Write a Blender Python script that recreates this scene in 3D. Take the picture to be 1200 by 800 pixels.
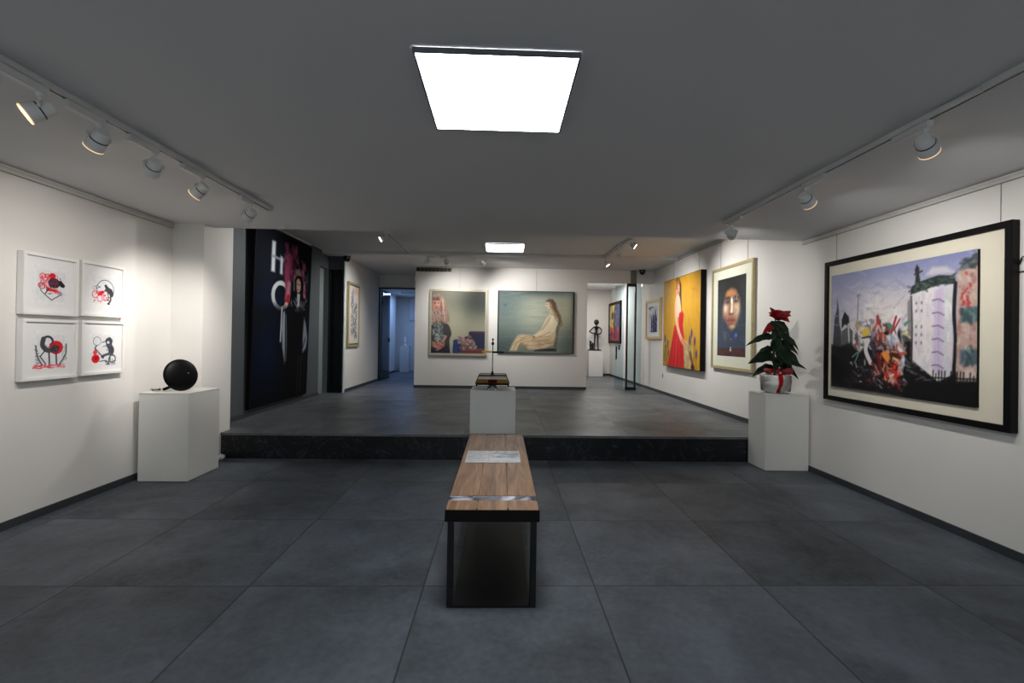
import bpy, bmesh, math, random
import numpy as np
from mathutils import Matrix, Vector, Euler

# ------------------------------------------------------------------ clean
for o in list(bpy.data.objects): bpy.data.objects.remove(o, do_unlink=True)
SC = bpy.context.scene
COL = SC.collection

# ------------------------------------------------------------------ camera
F_PX, CXP, CYP = 535.0, 603.861, 393.905
ROLL, PITCH, YAW = 1.53293825e-02, -5.32169369e-03, -3.04985297e-02
def cam_rot():
    cr, sr = math.cos(ROLL), math.sin(ROLL); cp, sp = math.cos(PITCH), math.sin(PITCH); cy, sy = math.cos(YAW), math.sin(YAW)
    B = np.array([[1, 0, 0], [0, 0, -1], [0, 1, 0]], float)
    Rz = np.array([[cr, -sr, 0], [sr, cr, 0], [0, 0, 1]]); Rx = np.array([[1, 0, 0], [0, cp, -sp], [0, sp, cp]]); Ry = np.array([[cy, 0, sy], [0, 1, 0], [-sy, 0, cy]])
    return Rz @ Rx @ Ry @ B
R_ = cam_rot()
cam = bpy.data.cameras.new('camera'); camo = bpy.data.objects.new('camera', cam); COL.objects.link(camo)
mw = Matrix.Identity(4)
for i in range(3):
    mw[i][0] = R_[0][i]; mw[i][1] = -R_[1][i]; mw[i][2] = -R_[2][i]
mw[2][3] = 1.45
camo.matrix_world = mw
cam.sensor_width = 36; cam.lens = F_PX / 1200 * 36
cam.shift_x = (600 - CXP) / 1200; cam.shift_y = (CYP - 400) / 1200
cam.clip_start = 0.02
SC.camera = camo

# ------------------------------------------------------------------ world + exposure
w = bpy.data.worlds.new('world'); SC.world = w; w.use_nodes = True
w.node_tree.nodes['Background'].inputs[0].default_value = (0.5, 0.55, 0.6, 1)
w.node_tree.nodes['Background'].inputs[1].default_value = 0.02
SC.view_settings.view_transform = 'Standard'; SC.view_settings.look = 'None'
SC.view_settings.exposure = 0.0; SC.view_settings.gamma = 1.0
SC.view_settings.use_curve_mapping = False

PANEL_L = 22.0          # big ceiling panel radiance
FILL_L = 1.35           # radiance of the unseen fill pane added behind the viewpoint
PANEL2_L = 12.0         # panel over the raised gallery
WARM = (1.0, 0.945, 0.89)
NEUT = (1.0, 0.97, 0.93)

# ------------------------------------------------------------------ dimensions
ZC, ZC2, ZC3 = 2.65, 3.12, 3.065
ZP = 0.302              # raised platform
XR, XL = 3.52, -3.60
YSTEP, YCE = 5.45, 5.25

# ------------------------------------------------------------------ materials
def lin(c):
    c = np.asarray(c, float) / 255.0
    return np.where(c <= 0.04045, c / 12.92, ((c + 0.055) / 1.055) ** 2.4)
def L4(c): return tuple(float(v) for v in lin(c)) + (1.0,)
def mat(name, rgb, rough=0.5, metal=0.0, var=0.06, scale=6.0, bump=0.0, bscale=60.0, spec=0.5, coat=0.0, emit=None, estr=0.0, trans=0.0, alpha=1.0, ior=1.45):
    m = bpy.data.materials.new(name); m.use_nodes = True
    nt = m.node_tree; n = nt.nodes; l = nt.links; b = n['Principled BSDF']
    b.inputs['Roughness'].default_value = rough; b.inputs['Metallic'].default_value = metal
    b.inputs['Specular IOR Level'].default_value = spec; b.inputs['Coat Weight'].default_value = coat; b.inputs['Coat Roughness'].default_value = .08
    b.inputs['Transmission Weight'].default_value = trans; b.inputs['Alpha'].default_value = alpha; b.inputs['IOR'].default_value = ior
    c = L4(rgb)
    tc = n.new('ShaderNodeTexCoord'); no = n.new('ShaderNodeTexNoise'); no.inputs['Scale'].default_value = scale; no.inputs['Detail'].default_value = 5
    l.new(tc.outputs['Object'], no.inputs['Vector'])
    cr = n.new('ShaderNodeValToRGB')
    cr.color_ramp.elements[0].position = .3; cr.color_ramp.elements[1].position = .7
    cr.color_ramp.elements[0].color = tuple(v * (1 - var) for v in c[:3]) + (1,)
    cr.color_ramp.elements[1].color = tuple(min(1, v * (1 + var)) for v in c[:3]) + (1,)
    l.new(no.outputs['Fac'], cr.inputs['Fac']); l.new(cr.outputs['Color'], b.inputs['Base Color'])
    if bump:
        n2 = n.new('ShaderNodeTexNoise'); n2.inputs['Scale'].default_value = bscale; n2.inputs['Detail'].default_value = 4
        l.new(tc.outputs['Object'], n2.inputs['Vector'])
        bp = n.new('ShaderNodeBump'); bp.inputs['Strength'].default_value = bump; bp.inputs['Distance'].default_value = .01
        l.new(n2.outputs['Fac'], bp.inputs['Height']); l.new(bp.outputs['Normal'], b.inputs['Normal'])
    if emit:
        b.inputs['Emission Color'].default_value = tuple(emit) + (1,); b.inputs['Emission Strength'].default_value = estr
    return m

def tile_mat(name, ox, oy, sx, sy, seam, base, rough, lightness=1.0):
    m = bpy.data.materials.new(name); m.use_nodes = True
    nt = m.node_tree; n = nt.nodes; l = nt.links; b = n['Principled BSDF']
    tc = n.new('ShaderNodeTexCoord'); sep = n.new('ShaderNodeSeparateXYZ'); l.new(tc.outputs['Object'], sep.inputs[0])
    def M(op, a, bb=None):
        q = n.new('ShaderNodeMath'); q.operation = op
        for i, v in enumerate((a, bb)):
            if v is None: continue
            if isinstance(v, (int, float)): q.inputs[i].default_value = v
            else: l.new(v, q.inputs[i])
        return q.outputs[0]
    ux = M('DIVIDE', M('SUBTRACT', sep.outputs['X'], ox), sx); uy = M('DIVIDE', M('SUBTRACT', sep.outputs['Y'], oy), sy)
    def edge(u, s):
        fr = M('FRACT', u); d = M('MINIMUM', fr, M('SUBTRACT', 1.0, fr)); return M('MULTIPLY', d, s)
    d = M('MINIMUM', edge(ux, sx), edge(uy, sy))
    mr = n.new('ShaderNodeMapRange'); mr.inputs['From Min'].default_value = seam * .5; mr.inputs['From Max'].default_value = seam * 1.3
    l.new(d, mr.inputs['Value'])
    ce = n.new('ShaderNodeCombineXYZ'); l.new(M('FLOOR', ux), ce.inputs[0]); l.new(M('FLOOR', uy), ce.inputs[1])
    wn = n.new('ShaderNodeTexWhiteNoise'); wn.noise_dimensions = '2D'; l.new(ce.outputs[0], wn.inputs['Vector'])
    off = n.new('ShaderNodeVectorMath'); off.operation = 'MULTIPLY_ADD'; l.new(wn.outputs['Color'], off.inputs[0]); off.inputs[1].default_value = (7, 7, 7); l.new(tc.outputs['Object'], off.inputs[2])
    n1 = n.new('ShaderNodeTexNoise'); n1.inputs['Scale'].default_value = 1.6; n1.inputs['Detail'].default_value = 8; n1.inputs['Roughness'].default_value = .62; n1.inputs['Distortion'].default_value = .4
    l.new(off.outputs[0], n1.inputs['Vector'])
    n2 = n.new('ShaderNodeTexNoise'); n2.inputs['Scale'].default_value = 28; n2.inputs['Detail'].default_value = 6; l.new(off.outputs[0], n2.inputs['Vector'])
    v = M('ADD', M('ADD', M('MULTIPLY', n1.outputs['Fac'], 1.5), M('MULTIPLY', n2.outputs['Fac'], .5)), M('MULTIPLY', wn.outputs['Value'], .16))
    cr = n.new('ShaderNodeValToRGB'); e = cr.color_ramp.elements
    e[0].position = .55 / 2; e[1].position = 1.45 / 2
    half = M('MULTIPLY', v, .5); l.new(half, cr.inputs['Fac'])
    c = lin(base) * lightness
    e[0].color = tuple(c * .16) + (1,); e[1].color = tuple(c * np.array([2.4, 2.35, 2.25])) + (1,)
    mx = n.new('ShaderNodeMix'); mx.data_type = 'RGBA'; l.new(mr.outputs[0], mx.inputs['Factor'])
    mx.inputs['A'].default_value = tuple(c * .22) + (1,); l.new(cr.outputs['Color'], mx.inputs['B'])
    l.new(mx.outputs['Result'], b.inputs['Base Color'])
    r = n.new('ShaderNodeMapRange'); r.inputs['To Min'].default_value = rough + .1; r.inputs['To Max'].default_value = rough - .08; l.new(n1.outputs['Fac'], r.inputs['Value'])
    l.new(r.outputs[0], b.inputs['Roughness'])
    bp = n.new('ShaderNodeBump'); bp.inputs['Strength'].default_value = .25; bp.inputs['Distance'].default_value = .003
    l.new(M('ADD', M('MULTIPLY', n2.outputs['Fac'], .25), mr.outputs[0]), bp.inputs['Height']); l.new(bp.outputs['Normal'], b.inputs['Normal'])
    return m

def marble_mat(name):
    m = bpy.data.materials.new(name); m.use_nodes = True
    nt = m.node_tree; n = nt.nodes; l = nt.links; b = n['Principled BSDF']
    tc = n.new('ShaderNodeTexCoord'); no = n.new('ShaderNodeTexNoise'); no.inputs['Scale'].default_value = 3; no.inputs['Detail'].default_value = 9; no.inputs['Distortion'].default_value = 2.2
    l.new(tc.outputs['Object'], no.inputs['Vector'])
    cr = n.new('ShaderNodeValToRGB'); e = cr.color_ramp.elements
    e[0].position = .46; e[0].color = L4((14, 16, 20)); e[1].position = .56; e[1].color = L4((14, 16, 20))
    k = cr.color_ramp.elements.new(.512); k.color = L4((60, 65, 74)); k = cr.color_ramp.elements.new(.50); k.color = L4((18, 20, 25)); k = cr.color_ramp.elements.new(.524); k.color = L4((20, 22, 26))
    l.new(no.outputs['Fac'], cr.inputs['Fac']); l.new(cr.outputs['Color'], b.inputs['Base Color']); b.inputs['Roughness'].default_value = .3
    return m

def wood_mat(name):
    m = bpy.data.materials.new(name); m.use_nodes = True
    nt = m.node_tree; n = nt.nodes; l = nt.links; b = n['Principled BSDF']
    tc = n.new('ShaderNodeTexCoord'); mp = n.new('ShaderNodeMapping'); mp.inputs['Scale'].default_value = (9, .8, 9); l.new(tc.outputs['Object'], mp.inputs[0])
    no = n.new('ShaderNodeTexNoise'); no.inputs['Scale'].default_value = 2.5; no.inputs['Detail'].default_value = 8; no.inputs['Distortion'].default_value = 1.2; l.new(mp.outputs[0], no.inputs['Vector'])
    cr = n.new('ShaderNodeValToRGB'); e = cr.color_ramp.elements
    e[0].position = .3; e[0].color = L4((104, 72, 48)); e[1].position = .7; e[1].color = L4((166, 128, 96))
    k = e.new(.5); k.color = L4((138, 102, 74))
    l.new(no.outputs['Fac'], cr.inputs['Fac']); l.new(cr.outputs['Color'], b.inputs['Base Color']); b.inputs['Roughness'].default_value = .45
    bp = n.new('ShaderNodeBump'); bp.inputs['Strength'].default_value = .12; bp.inputs['Distance'].default_value = .003; l.new(no.outputs['Fac'], bp.inputs['Height']); l.new(bp.outputs['Normal'], b.inputs['Normal'])
    return m

def art_mat(name, rough=.5, bump=.25, bscale=90, coat=0.0, spec=.3):
    m = bpy.data.materials.new(name); m.use_nodes = True
    nt = m.node_tree; n = nt.nodes; l = nt.links; b = n['Principled BSDF']
    at = n.new('ShaderNodeAttribute'); at.attribute_name = 'paint'
    tc = n.new('ShaderNodeTexCoord'); no = n.new('ShaderNodeTexNoise'); no.inputs['Scale'].default_value = bscale; no.inputs['Detail'].default_value = 5; l.new(tc.outputs['Object'], no.inputs['Vector'])
    mr = n.new('ShaderNodeMapRange'); mr.inputs['To Min'].default_value = .85; mr.inputs['To Max'].default_value = 1.15; l.new(no.outputs['Fac'], mr.inputs['Value'])
    vm = n.new('ShaderNodeVectorMath'); vm.operation = 'SCALE'; l.new(at.outputs['Color'], vm.inputs[0]); l.new(mr.outputs[0], vm.inputs['Scale'])
    l.new(vm.outputs[0], b.inputs['Base Color']); b.inputs['Roughness'].default_value = rough; b.inputs['Specular IOR Level'].default_value = spec; b.inputs['Coat Weight'].default_value = coat; b.inputs['Coat Roughness'].default_value = .05
    if bump:
        bp = n.new('ShaderNodeBump'); bp.inputs['Strength'].default_value = bump; bp.inputs['Distance'].default_value = .004; l.new(no.outputs['Fac'], bp.inputs['Height']); l.new(bp.outputs['Normal'], b.inputs['Normal'])
    return m

def glass_mat(name, tint, alpha_t=.85):
    m = bpy.data.materials.new(name); m.use_nodes = True
    nt = m.node_tree; n = nt.nodes; l = nt.links
    for x in list(n): n.remove(x)
    o = n.new('ShaderNodeOutputMaterial'); tr = n.new('ShaderNodeBsdfTransparent'); tr.inputs[0].default_value = tuple(tint) + (1,)
    gl = n.new('ShaderNodeBsdfGlossy'); gl.inputs['Roughness'].default_value = .03
    fr = n.new('ShaderNodeFresnel'); fr.inputs['IOR'].default_value = 1.5
    tc = n.new('ShaderNodeTexCoord'); no = n.new('ShaderNodeTexNoise'); no.inputs['Scale'].default_value = 3; l.new(tc.outputs['Object'], no.inputs['Vector'])
    ad = n.new('ShaderNodeMath'); ad.operation = 'MULTIPLY_ADD'; l.new(no.outputs['Fac'], ad.inputs[0]); ad.inputs[1].default_value = .02; l.new(fr.outputs[0], ad.inputs[2])
    mx = n.new('ShaderNodeMixShader'); l.new(ad.outputs[0], mx.inputs[0]); l.new(tr.outputs[0], mx.inputs[1]); l.new(gl.outputs[0], mx.inputs[2]); l.new(mx.outputs[0], o.inputs[0])
    return m

M = dict(
    wall=mat('wall_paint', (214, 212, 208), .75, var=.02, scale=1.5, bump=.05, bscale=120),
    ceil=mat('ceiling_paint', (208, 208, 209), .8, var=.015, scale=1.2),
    dark=mat('dark_wall_paint', (66, 72, 76), .7, var=.06, scale=1.5),
    base=mat('baseboard_tile', (52, 55, 60), .4, var=.15),
    trim=mat('trim_paint', (190, 188, 184), .5),
    floor=tile_mat('floor_tiles', -.43, 2.685, 1.0, .965, .0045, (62, 68, 76), .55),
    plat=tile_mat('platform_tiles', -.43, 5.45, 1.0, .965, .004, (68, 72, 77), .45),
    riser=marble_mat('black_marble'),
    nosing=mat('step_nosing', (96, 98, 100), .35, var=.2, scale=9),
    white=mat('white_lacquer', (205, 205, 201), .5, var=.02, scale=3),
    frame_white=mat('white_frame', (224, 223, 220), .45, var=.02),
    paper=mat('white_mat_board', (222, 222, 222), .85, var=.015),
    cream=mat('cream_mat_board', (212, 206, 188), .85, var=.02),
    blackframe=mat('black_wood', (11, 9, 10), .5, var=.2, scale=20, spec=.2),
    gold=mat('pale_gold_frame', (172, 160, 122), .4, metal=.25, var=.1, scale=20),
    oak=mat('light_oak', (190, 164, 112), .5, var=.12, scale=25),
    silverframe=mat('champagne_frame', (176, 168, 150), .4, metal=.2, var=.1, scale=20),
    lampwhite=mat('lamp_housing', (214, 214, 212), .45, var=.03),
    black=mat('black_plastic', (10, 10, 11), .4, var=.1),
    steel=mat('black_steel', (16, 17, 20), .38, var=.15),
    wood=wood_mat('bench_wood'), wooddark=mat('dark_bench_edge', (14, 10, 9), .6, var=.3, scale=14, spec=.2),
    resin=None,
    gloss=mat('black_gloss', (5, 5, 7), .42, var=.1, spec=.12),
    chrome=mat('chrome', (220, 220, 222), .25, metal=1.0, var=.03),
    gun=mat('dark_bronze', (42, 38, 34), .35, metal=.8, var=.2),
    brass=mat('brushed_gold', (168, 132, 62), .35, metal=.7, var=.15, scale=30),
    redstone=mat('dark_red_inlay', (70, 14, 16), .3, var=.2),
    leaf=mat('dark_green_leaf', (22, 44, 28), .42, var=.35, scale=25),
    bract=mat('red_bract', (134, 16, 26), .5, var=.25, scale=25),
    ribbon=mat('red_satin', (206, 20, 30), .3, var=.1, scale=20),
    stem=mat('green_stem', (46, 62, 34), .6, var=.2),
    pot=mat('white_pot', (222, 220, 216), .3, var=.04),
    alu=mat('aluminium', (120, 118, 112), .35, metal=.8, var=.05),
    glassdark=mat('dark_glass', (20, 24, 26), .1, var=.1),
    ventdark=mat('vent_dark', (30, 30, 30), .5),
    iron=mat('black_iron', (12, 12, 12), .5, var=.2),
    wire=mat('steel_wire', (120, 118, 114), .4),
    jamb=mat('grey_jamb_paint', (118, 128, 128), .6, var=.05),
    panelframe=mat('panel_frame', (96, 98, 104), .4),
    panel=mat('panel_diffuser', (255, 255, 255), .5, emit=(.96, .985, 1.0), estr=PANEL_L),
    panel2=mat('rear_panel_diffuser', (255, 255, 255), .5, emit=(.96, .985, 1.0), estr=PANEL2_L),
    fillpane=mat('fill_pane_glow', (255, 255, 255), .5, emit=(.82, .92, 1.0), estr=FILL_L),
    bulb=mat('lamp_glow', (255, 240, 220), .5, emit=(1.0, .80, .58), estr=14),
    bulbdim=mat('lamp_glow_dim', (255, 240, 220), .5, emit=(1.0, .60, .26), estr=1.1),
    glass=glass_mat('door_glass', (.80, .88, .91)),
    glassblue=glass_mat('blue_door_glass', (.26, .50, .58)),
    clear=glass_mat('clear_wrap', (.985, .985, .98)),
    art=art_mat('oil_paint'), print=art_mat('print_ink', .9, 0, 40, spec=.08), photo=art_mat('glossy_print', .3, 0, 60, coat=.3),
)

# ------------------------------------------------------------------ mesh helpers
def NB(): return bmesh.new()
def _xf(vs, mtx):
    if mtx is not None:
        for v in vs: v.co = mtx @ v.co
def box(bm, x0, x1, y0, y1, z0, z1, bev=0.0, mtx=None):
    r = bmesh.ops.create_cube(bm, size=1)['verts']
    for v in r: v.co = Vector(((x0 + x1) / 2 + v.co.x * (x1 - x0), (y0 + y1) / 2 + v.co.y * (y1 - y0), (z0 + z1) / 2 + v.co.z * (z1 - z0)))
    if bev:
        es = list({e for v in r for e in v.link_edges})
        q = bmesh.ops.bevel(bm, geom=es, offset=bev, segments=2, affect='EDGES', clamp_overlap=True)
        r = list({v for f in q['faces'] for v in f.verts} | {v for v in r if v.is_valid})
    _xf(r, mtx); return bm
def hexa(bm, pts):   # 8 points: bottom 4 then top 4
    vs = [bm.verts.new(p) for p in pts]
    for f in ((3, 2, 1, 0), (4, 5, 6, 7), (0, 1, 5, 4), (1, 2, 6, 5), (2, 3, 7, 6), (3, 0, 4, 7)): bm.faces.new([vs[i] for i in f])
    return bm
def lathe(bm, prof, seg=24, mtx=None):  # prof [(r,z)] from bottom to top
    rings = []; new = []
    for r, z in prof:
        if r < 1e-6: v = bm.verts.new((0, 0, z)); rings.append([v]); new.append(v)
        else:
            k = [bm.verts.new((r * math.cos(2 * math.pi * i / seg), r * math.sin(2 * math.pi * i / seg), z)) for i in range(seg)]
            rings.append(k); new += k
    for a, b in zip(rings, rings[1:]):
        for i in range(seg):
            j = (i + 1) % seg
            if len(a) == 1 and len(b) == 1: continue
            if len(a) == 1: bm.faces.new((a[0], b[j], b[i]))
            elif len(b) == 1: bm.faces.new((a[i], a[j], b[0]))
            else: bm.faces.new((a[i], a[j], b[j], b[i]))
    for ring, flip in ((rings[0], True), (rings[-1], False)):
        if len(ring) > 2: bm.faces.new(ring[::-1] if flip else ring)
    _xf(new, mtx); return bm
def axis_mtx(p, d, roll_ref=(0, 0, 1)):   # local +Z -> d
    d = Vector(d).normalized()
    q = Vector((0, 0, 1)).rotation_difference(d)
    return Matrix.Translation(Vector(p)) @ q.to_matrix().to_4x4()
def cyl(bm, p0, p1, r, r1=None, seg=14):
    p0, p1 = Vector(p0), Vector(p1); h = (p1 - p0).length
    return lathe(bm, [(r, 0), (r if r1 is None else r1, h)], seg, axis_mtx(p0, p1 - p0))
def ball(bm, p, r, sx=1, sy=1, sz=1, seg=16, mtx=None):
    m = Matrix.Translation(Vector(p)) @ (mtx or Matrix.Identity(4)) @ Matrix.Diagonal((r * sx, r * sy, r * sz, 1))
    bmesh.ops.create_uvsphere(bm, u_segments=seg, v_segments=max(6, seg // 2), radius=1, matrix=m); return bm
def tube(bm, pts, rs, seg=8):
    pts = [Vector(p) for p in pts]
    if not hasattr(rs, '__len__'): rs = [rs] * len(pts)
    rings = []; up = Vector((0.3, 0.2, 1)).normalized()
    for i, p in enumerate(pts):
        t = (pts[min(i + 1, len(pts) - 1)] - pts[max(i - 1, 0)]).normalized()
        a = t.cross(up)
        if a.length < 1e-3: a = t.cross(Vector((1, 0, 0)))
        a.normalize(); b = t.cross(a).normalized()
        rings.append([bm.verts.new(p + (a * math.cos(2 * math.pi * k / seg) + b * math.sin(2 * math.pi * k / seg)) * rs[i]) for k in range(seg)])
    for a, b in zip(rings, rings[1:]):
        for k in range(seg): bm.faces.new((a[k], a[(k + 1) % seg], b[(k + 1) % seg], b[k]))
    bm.faces.new(rings[0][::-1]); bm.faces.new(rings[-1]); return bm
def spline(pts, n=6):
    P = [Vector(p) for p in pts]; out = []
    for i in range(len(P) - 1):
        a, b, c, d = P[max(i - 1, 0)], P[i], P[i + 1], P[min(i + 2, len(P) - 1)]
        for k in range(n):
            t = k / n
            out.append(.5 * ((2 * b) + (-a + c) * t + (2 * a - 5 * b + 4 * c - d) * t * t + (-a + 3 * b - 3 * c + d) * t ** 3))
    out.append(P[-1]); return out

WM = {}
def setp(o, label=None, cat=None, group=None, kind=None):
    for k, v in (('label', label), ('category', cat), ('group', group), ('kind', kind)):
        if v: o[k] = v
    return o
def thing(name, label, cat, loc=(0, 0, 0), rz=0.0, group=None):
    o = bpy.data.objects.new(name, None); COL.objects.link(o); o.empty_display_size = .1
    o.location = loc; o.rotation_euler = (0, 0, rz)
    WM[o.name] = Matrix.Translation(Vector(loc)) @ Matrix.Rotation(rz, 4, 'Z')
    return setp(o, label, cat, group)
def mk(name, bm, m, parent=None, world=True, smooth=0, label=None, kind=None):
    bmesh.ops.recalc_face_normals(bm, faces=bm.faces[:])
    pm = WM.get(parent.name, Matrix.Identity(4)) if parent else Matrix.Identity(4)
    if parent and world: bm.transform(pm.inverted())
    me = bpy.data.meshes.new(name); bm.to_mesh(me); bm.free()
    if m: me.materials.append(m)
    if smooth:
        for p in me.polygons: p.use_smooth = True
        me.set_sharp_from_angle(angle=math.radians(smooth))
    o = bpy.data.objects.new(name, me); COL.objects.link(o)
    if parent: o.parent = parent
    WM[o.name] = pm
    return setp(o, label, kind=kind)
def single(name, bm, m, label, cat, group=None, loc=None, smooth=0):   # a thing of one mesh, origin at loc
    if loc is not None: bm.transform(Matrix.Translation(-Vector(loc)))
    o = mk(name, bm, m, smooth=smooth)
    if loc is not None: o.location = loc; WM[o.name] = Matrix.Translation(Vector(loc))
    return setp(o, label, cat, group)
def struct(name, bm, m, label=None, parent=None):
    return mk(name, bm, m, parent, label=label, kind='structure')
def sbox(name, x0, x1, y0, y1, z0, z1, m, label=None):
    return struct(name, box(NB(), x0, x1, y0, y1, z0, z1), m, label)

# ================================================================== SETTING
sbox('floor', -3.75, 3.67, -2.2, YSTEP, -.12, 0, M['floor'], 'dark grey tiled floor of the front gallery')
# raised platform runs through both back rooms
bm = NB(); box(bm, -4.2, 3.67, YSTEP + .012, 15.9, -.12, ZP)
struct('floor_platform', bm, M['plat'], 'raised grey tiled floor of the rear gallery')
bm = NB(); box(bm, -3.75, 3.67, YSTEP, YSTEP + .012, 0, ZP - .028)
struct('trim_1', bm, M['riser'], 'black veined marble riser of the step')
bm = NB(); box(bm, -3.75, 3.67, YSTEP - .012, YSTEP + .012, ZP - .028, ZP + .0015, .002)
struct('trim_2', bm, M['nosing'], 'grey nosing along the edge of the step')
bm = NB(); box(bm, -3.75, 3.67, -2.2, YCE, ZC, ZC + .08); box(bm, -3.75, 3.67, YCE - .08, YCE, ZC + .08, ZC2 + .1)
struct('ceiling', bm, M['ceil'], 'low grey ceiling of the front gallery')
bm = NB(); box(bm, -3.75, 3.67, YCE, 9.0, ZC2, ZC2 + .1); box(bm, -3.75, 3.67, 9.0, 12.0, ZC3, ZC2 + .1); box(bm, 1.92, 3.67, 12.0, 15.0, ZC3, ZC2 + .1)
struct('ceiling_rear', bm, M['ceil'], 'higher ceiling over the raised rear gallery')
bm = NB(); box(bm, -4.2, 1.9, 12.12, 15.9, 2.80, ZC2 + .1)
struct('ceiling_side_room', bm, M['ceil'], 'white ceiling of the blue lit side room')
sbox('wall_right', XR, XR + .15, -2.2, 15.9, -.12, 3.25, M['wall'], 'long white wall on the right')
sbox('wall_left', XL - .15, XL, -2.2, 5.45, -.12, ZC, M['wall'], 'white wall on the left of the front gallery')
bm = NB(); box(bm, -3.75, 3.67, -2.35, -2.2, -.12, .5); box(bm, -3.75, 3.67, -2.35, -2.2, 2.4, ZC + .1); box(bm, -3.75, -2.2, -2.35, -2.2, .5, 2.4); box(bm, 2.2, 3.67, -2.35, -2.2, .5, 2.4)
struct('wall_front', bm, M['wall'])
sbox('fill_pane_1', -2.2, 2.2, -2.33, -2.31, .5, 2.4, M['fillpane'], 'added glowing fill pane behind the viewpoint')  # glowing pane added out of view to give frontal fill
sbox('wall_pilaster', XL, -3.26, 5.08, 5.62, 0, ZC2, M['wall'], 'white pilaster at the end of the left wall')
# dark wall with a doorway recess at its far end
bm = NB(); box(bm, -3.67, -3.52, 5.62, 8.92, ZP, ZC2); box(bm, -3.67, -3.52, 8.92, 9.35, 2.80, ZC2)
struct('wall_dark', bm, M['dark'], 'dark grey wall beside the raised gallery')
bm = NB(); box(bm, -3.67, -3.60, 8.92, 9.35, ZP, 2.80); box(bm, -3.60, -3.50, 9.338, 9.35, ZP, 2.80)
struct('wall_niche', bm, M['jamb'], 'grey lining of the doorway in the dark wall')
bm = NB(); box(bm, -4.1, -3.23, 9.35, 9.42, ZP, ZC2)
struct('wall_return', bm, M['dark'], 'narrow dark return at the end of the dark wall')
sbox('wall_corridor', -3.34, -3.20, 9.42, 12.0, ZP, ZC3, M['wall'], 'white wall of the passage left of the central wall')
bm = NB(); box(bm, -3.205, -3.185, 9.335, 9.425, ZP, ZC2 - .02, .003)
struct('trim_3', bm, mat('pale_edge', (196, 206, 206), .3), 'pale vertical edge strip at the passage corner')
sbox('wall_back', -1.975, 1.965, 10.46, 10.6, ZP + .0, ZC3, M['wall'], 'white central wall carrying two large paintings')
sbox('wall_back_side', -1.975, -1.85, 10.6, 15.9, ZP, ZC3, M['wall'])
bm = NB(); box(bm, -3.34, -1.975, 12.0, 12.12, 2.73, ZC3); box(bm, -2.08, -1.975, 12.0, 12.12, ZP, 2.73); box(bm, -4.2, -3.19, 12.0, 12.12, ZP, ZC3)
struct('wall_door_header', bm, M['wall'], 'white wall above the left doorway')
bm = NB(); box(bm, 1.965, XR, 10.46, 10.58, 2.775, ZC3)
struct('wall_header_right', bm, M['wall'], 'white header over the right opening')
sbox('wall_back_room', 1.84, XR, 14.72, 14.85, ZP, ZC3, M['wall'], 'white end wall behind the iron figure')
sbox('wall_back_room_side', 1.84, 1.965, 10.6, 14.72, ZP, ZC3, M['wall'])
bm = NB(); box(bm, -4.2, -1.85, 15.75, 15.9, ZP, 3.0); box(bm, -3.72, -3.6, 12.12, 13.4, ZP, 2.8); box(bm, -3.60, -3.46, 13.4, 15.0, ZP, 2.8); box(bm, -4.2, -3.6, 13.28, 13.4, ZP, 2.8)
struct('wall_side_room', bm, M['wall'], 'lavender lit walls of the side room')
# doorway frame
bm = NB(); box(bm, -3.205, -3.165, 11.98, 12.13, ZP, 2.735); box(bm, -3.205, -2.05, 11.98, 12.13, 2.70, 2.735); box(bm, -2.09, -2.05, 11.98, 12.13, ZP, 2.735)
struct('trim_4', bm, M['steel'], 'dark thin frame of the left doorway')
# baseboards
H = .062
def bb(name, x0, x1, y0, y1, z): sbox(name, x0, x1, y0, y1, z, z + H, M['base'])
bb('baseboard_right', XR - .012, XR, -2.2, YSTEP - .012, 0.0)
bb('baseboard_right_rear', XR - .012, XR, YSTEP + .02, 14.72, ZP)
bb('baseboard_left', XL, XL + .012, -2.2, 5.08, 0.0)
bb('baseboard_dark', -3.52, -3.508, 5.62, 8.92, ZP)
bb('baseboard_corridor', -3.20, -3.188, 9.43, 11.97, ZP)
bb('baseboard_back', -1.975, 1.965, 10.448, 10.46, ZP)
bb('baseboard_back_room', 1.965, XR - .012, 14.708, 14.72, ZP)
bb('baseboard_side_room', -3.46, -3.448, 13.4, 15.0, ZP)
# picture rails
def rail(name, x, s, y0, y1, z0, z1):
    bm = NB(); box(bm, min(x, x + s * .012), max(x, x + s * .012), y0, y1, z0, z1); box(bm, min(x, x + s * .022), max(x, x + s * .022), y0, y1, z0, z0 + .012); box(bm, min(x, x + s * .02), max(x, x + s * .02), y0, y1, z1 - .006, z1 + .006)
    struct(name, bm, M['trim'])
rail('trim_5', XR, -1, -2.2, YCE - .01, 2.60, 2.635)
rail('trim_6', XL, 1, -2.2, 5.08, 2.595, 2.632)
rail('trim_7', XR, -1, 5.4, 10.4, 3.07, 3.105)
bm = NB(); box(bm, -3.52, -3.495, 6.6, 8.45, 3.095, 3.112); struct('trim_8', bm, M['frame_white'], 'short pale rail at the top of the dark wall')

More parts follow.
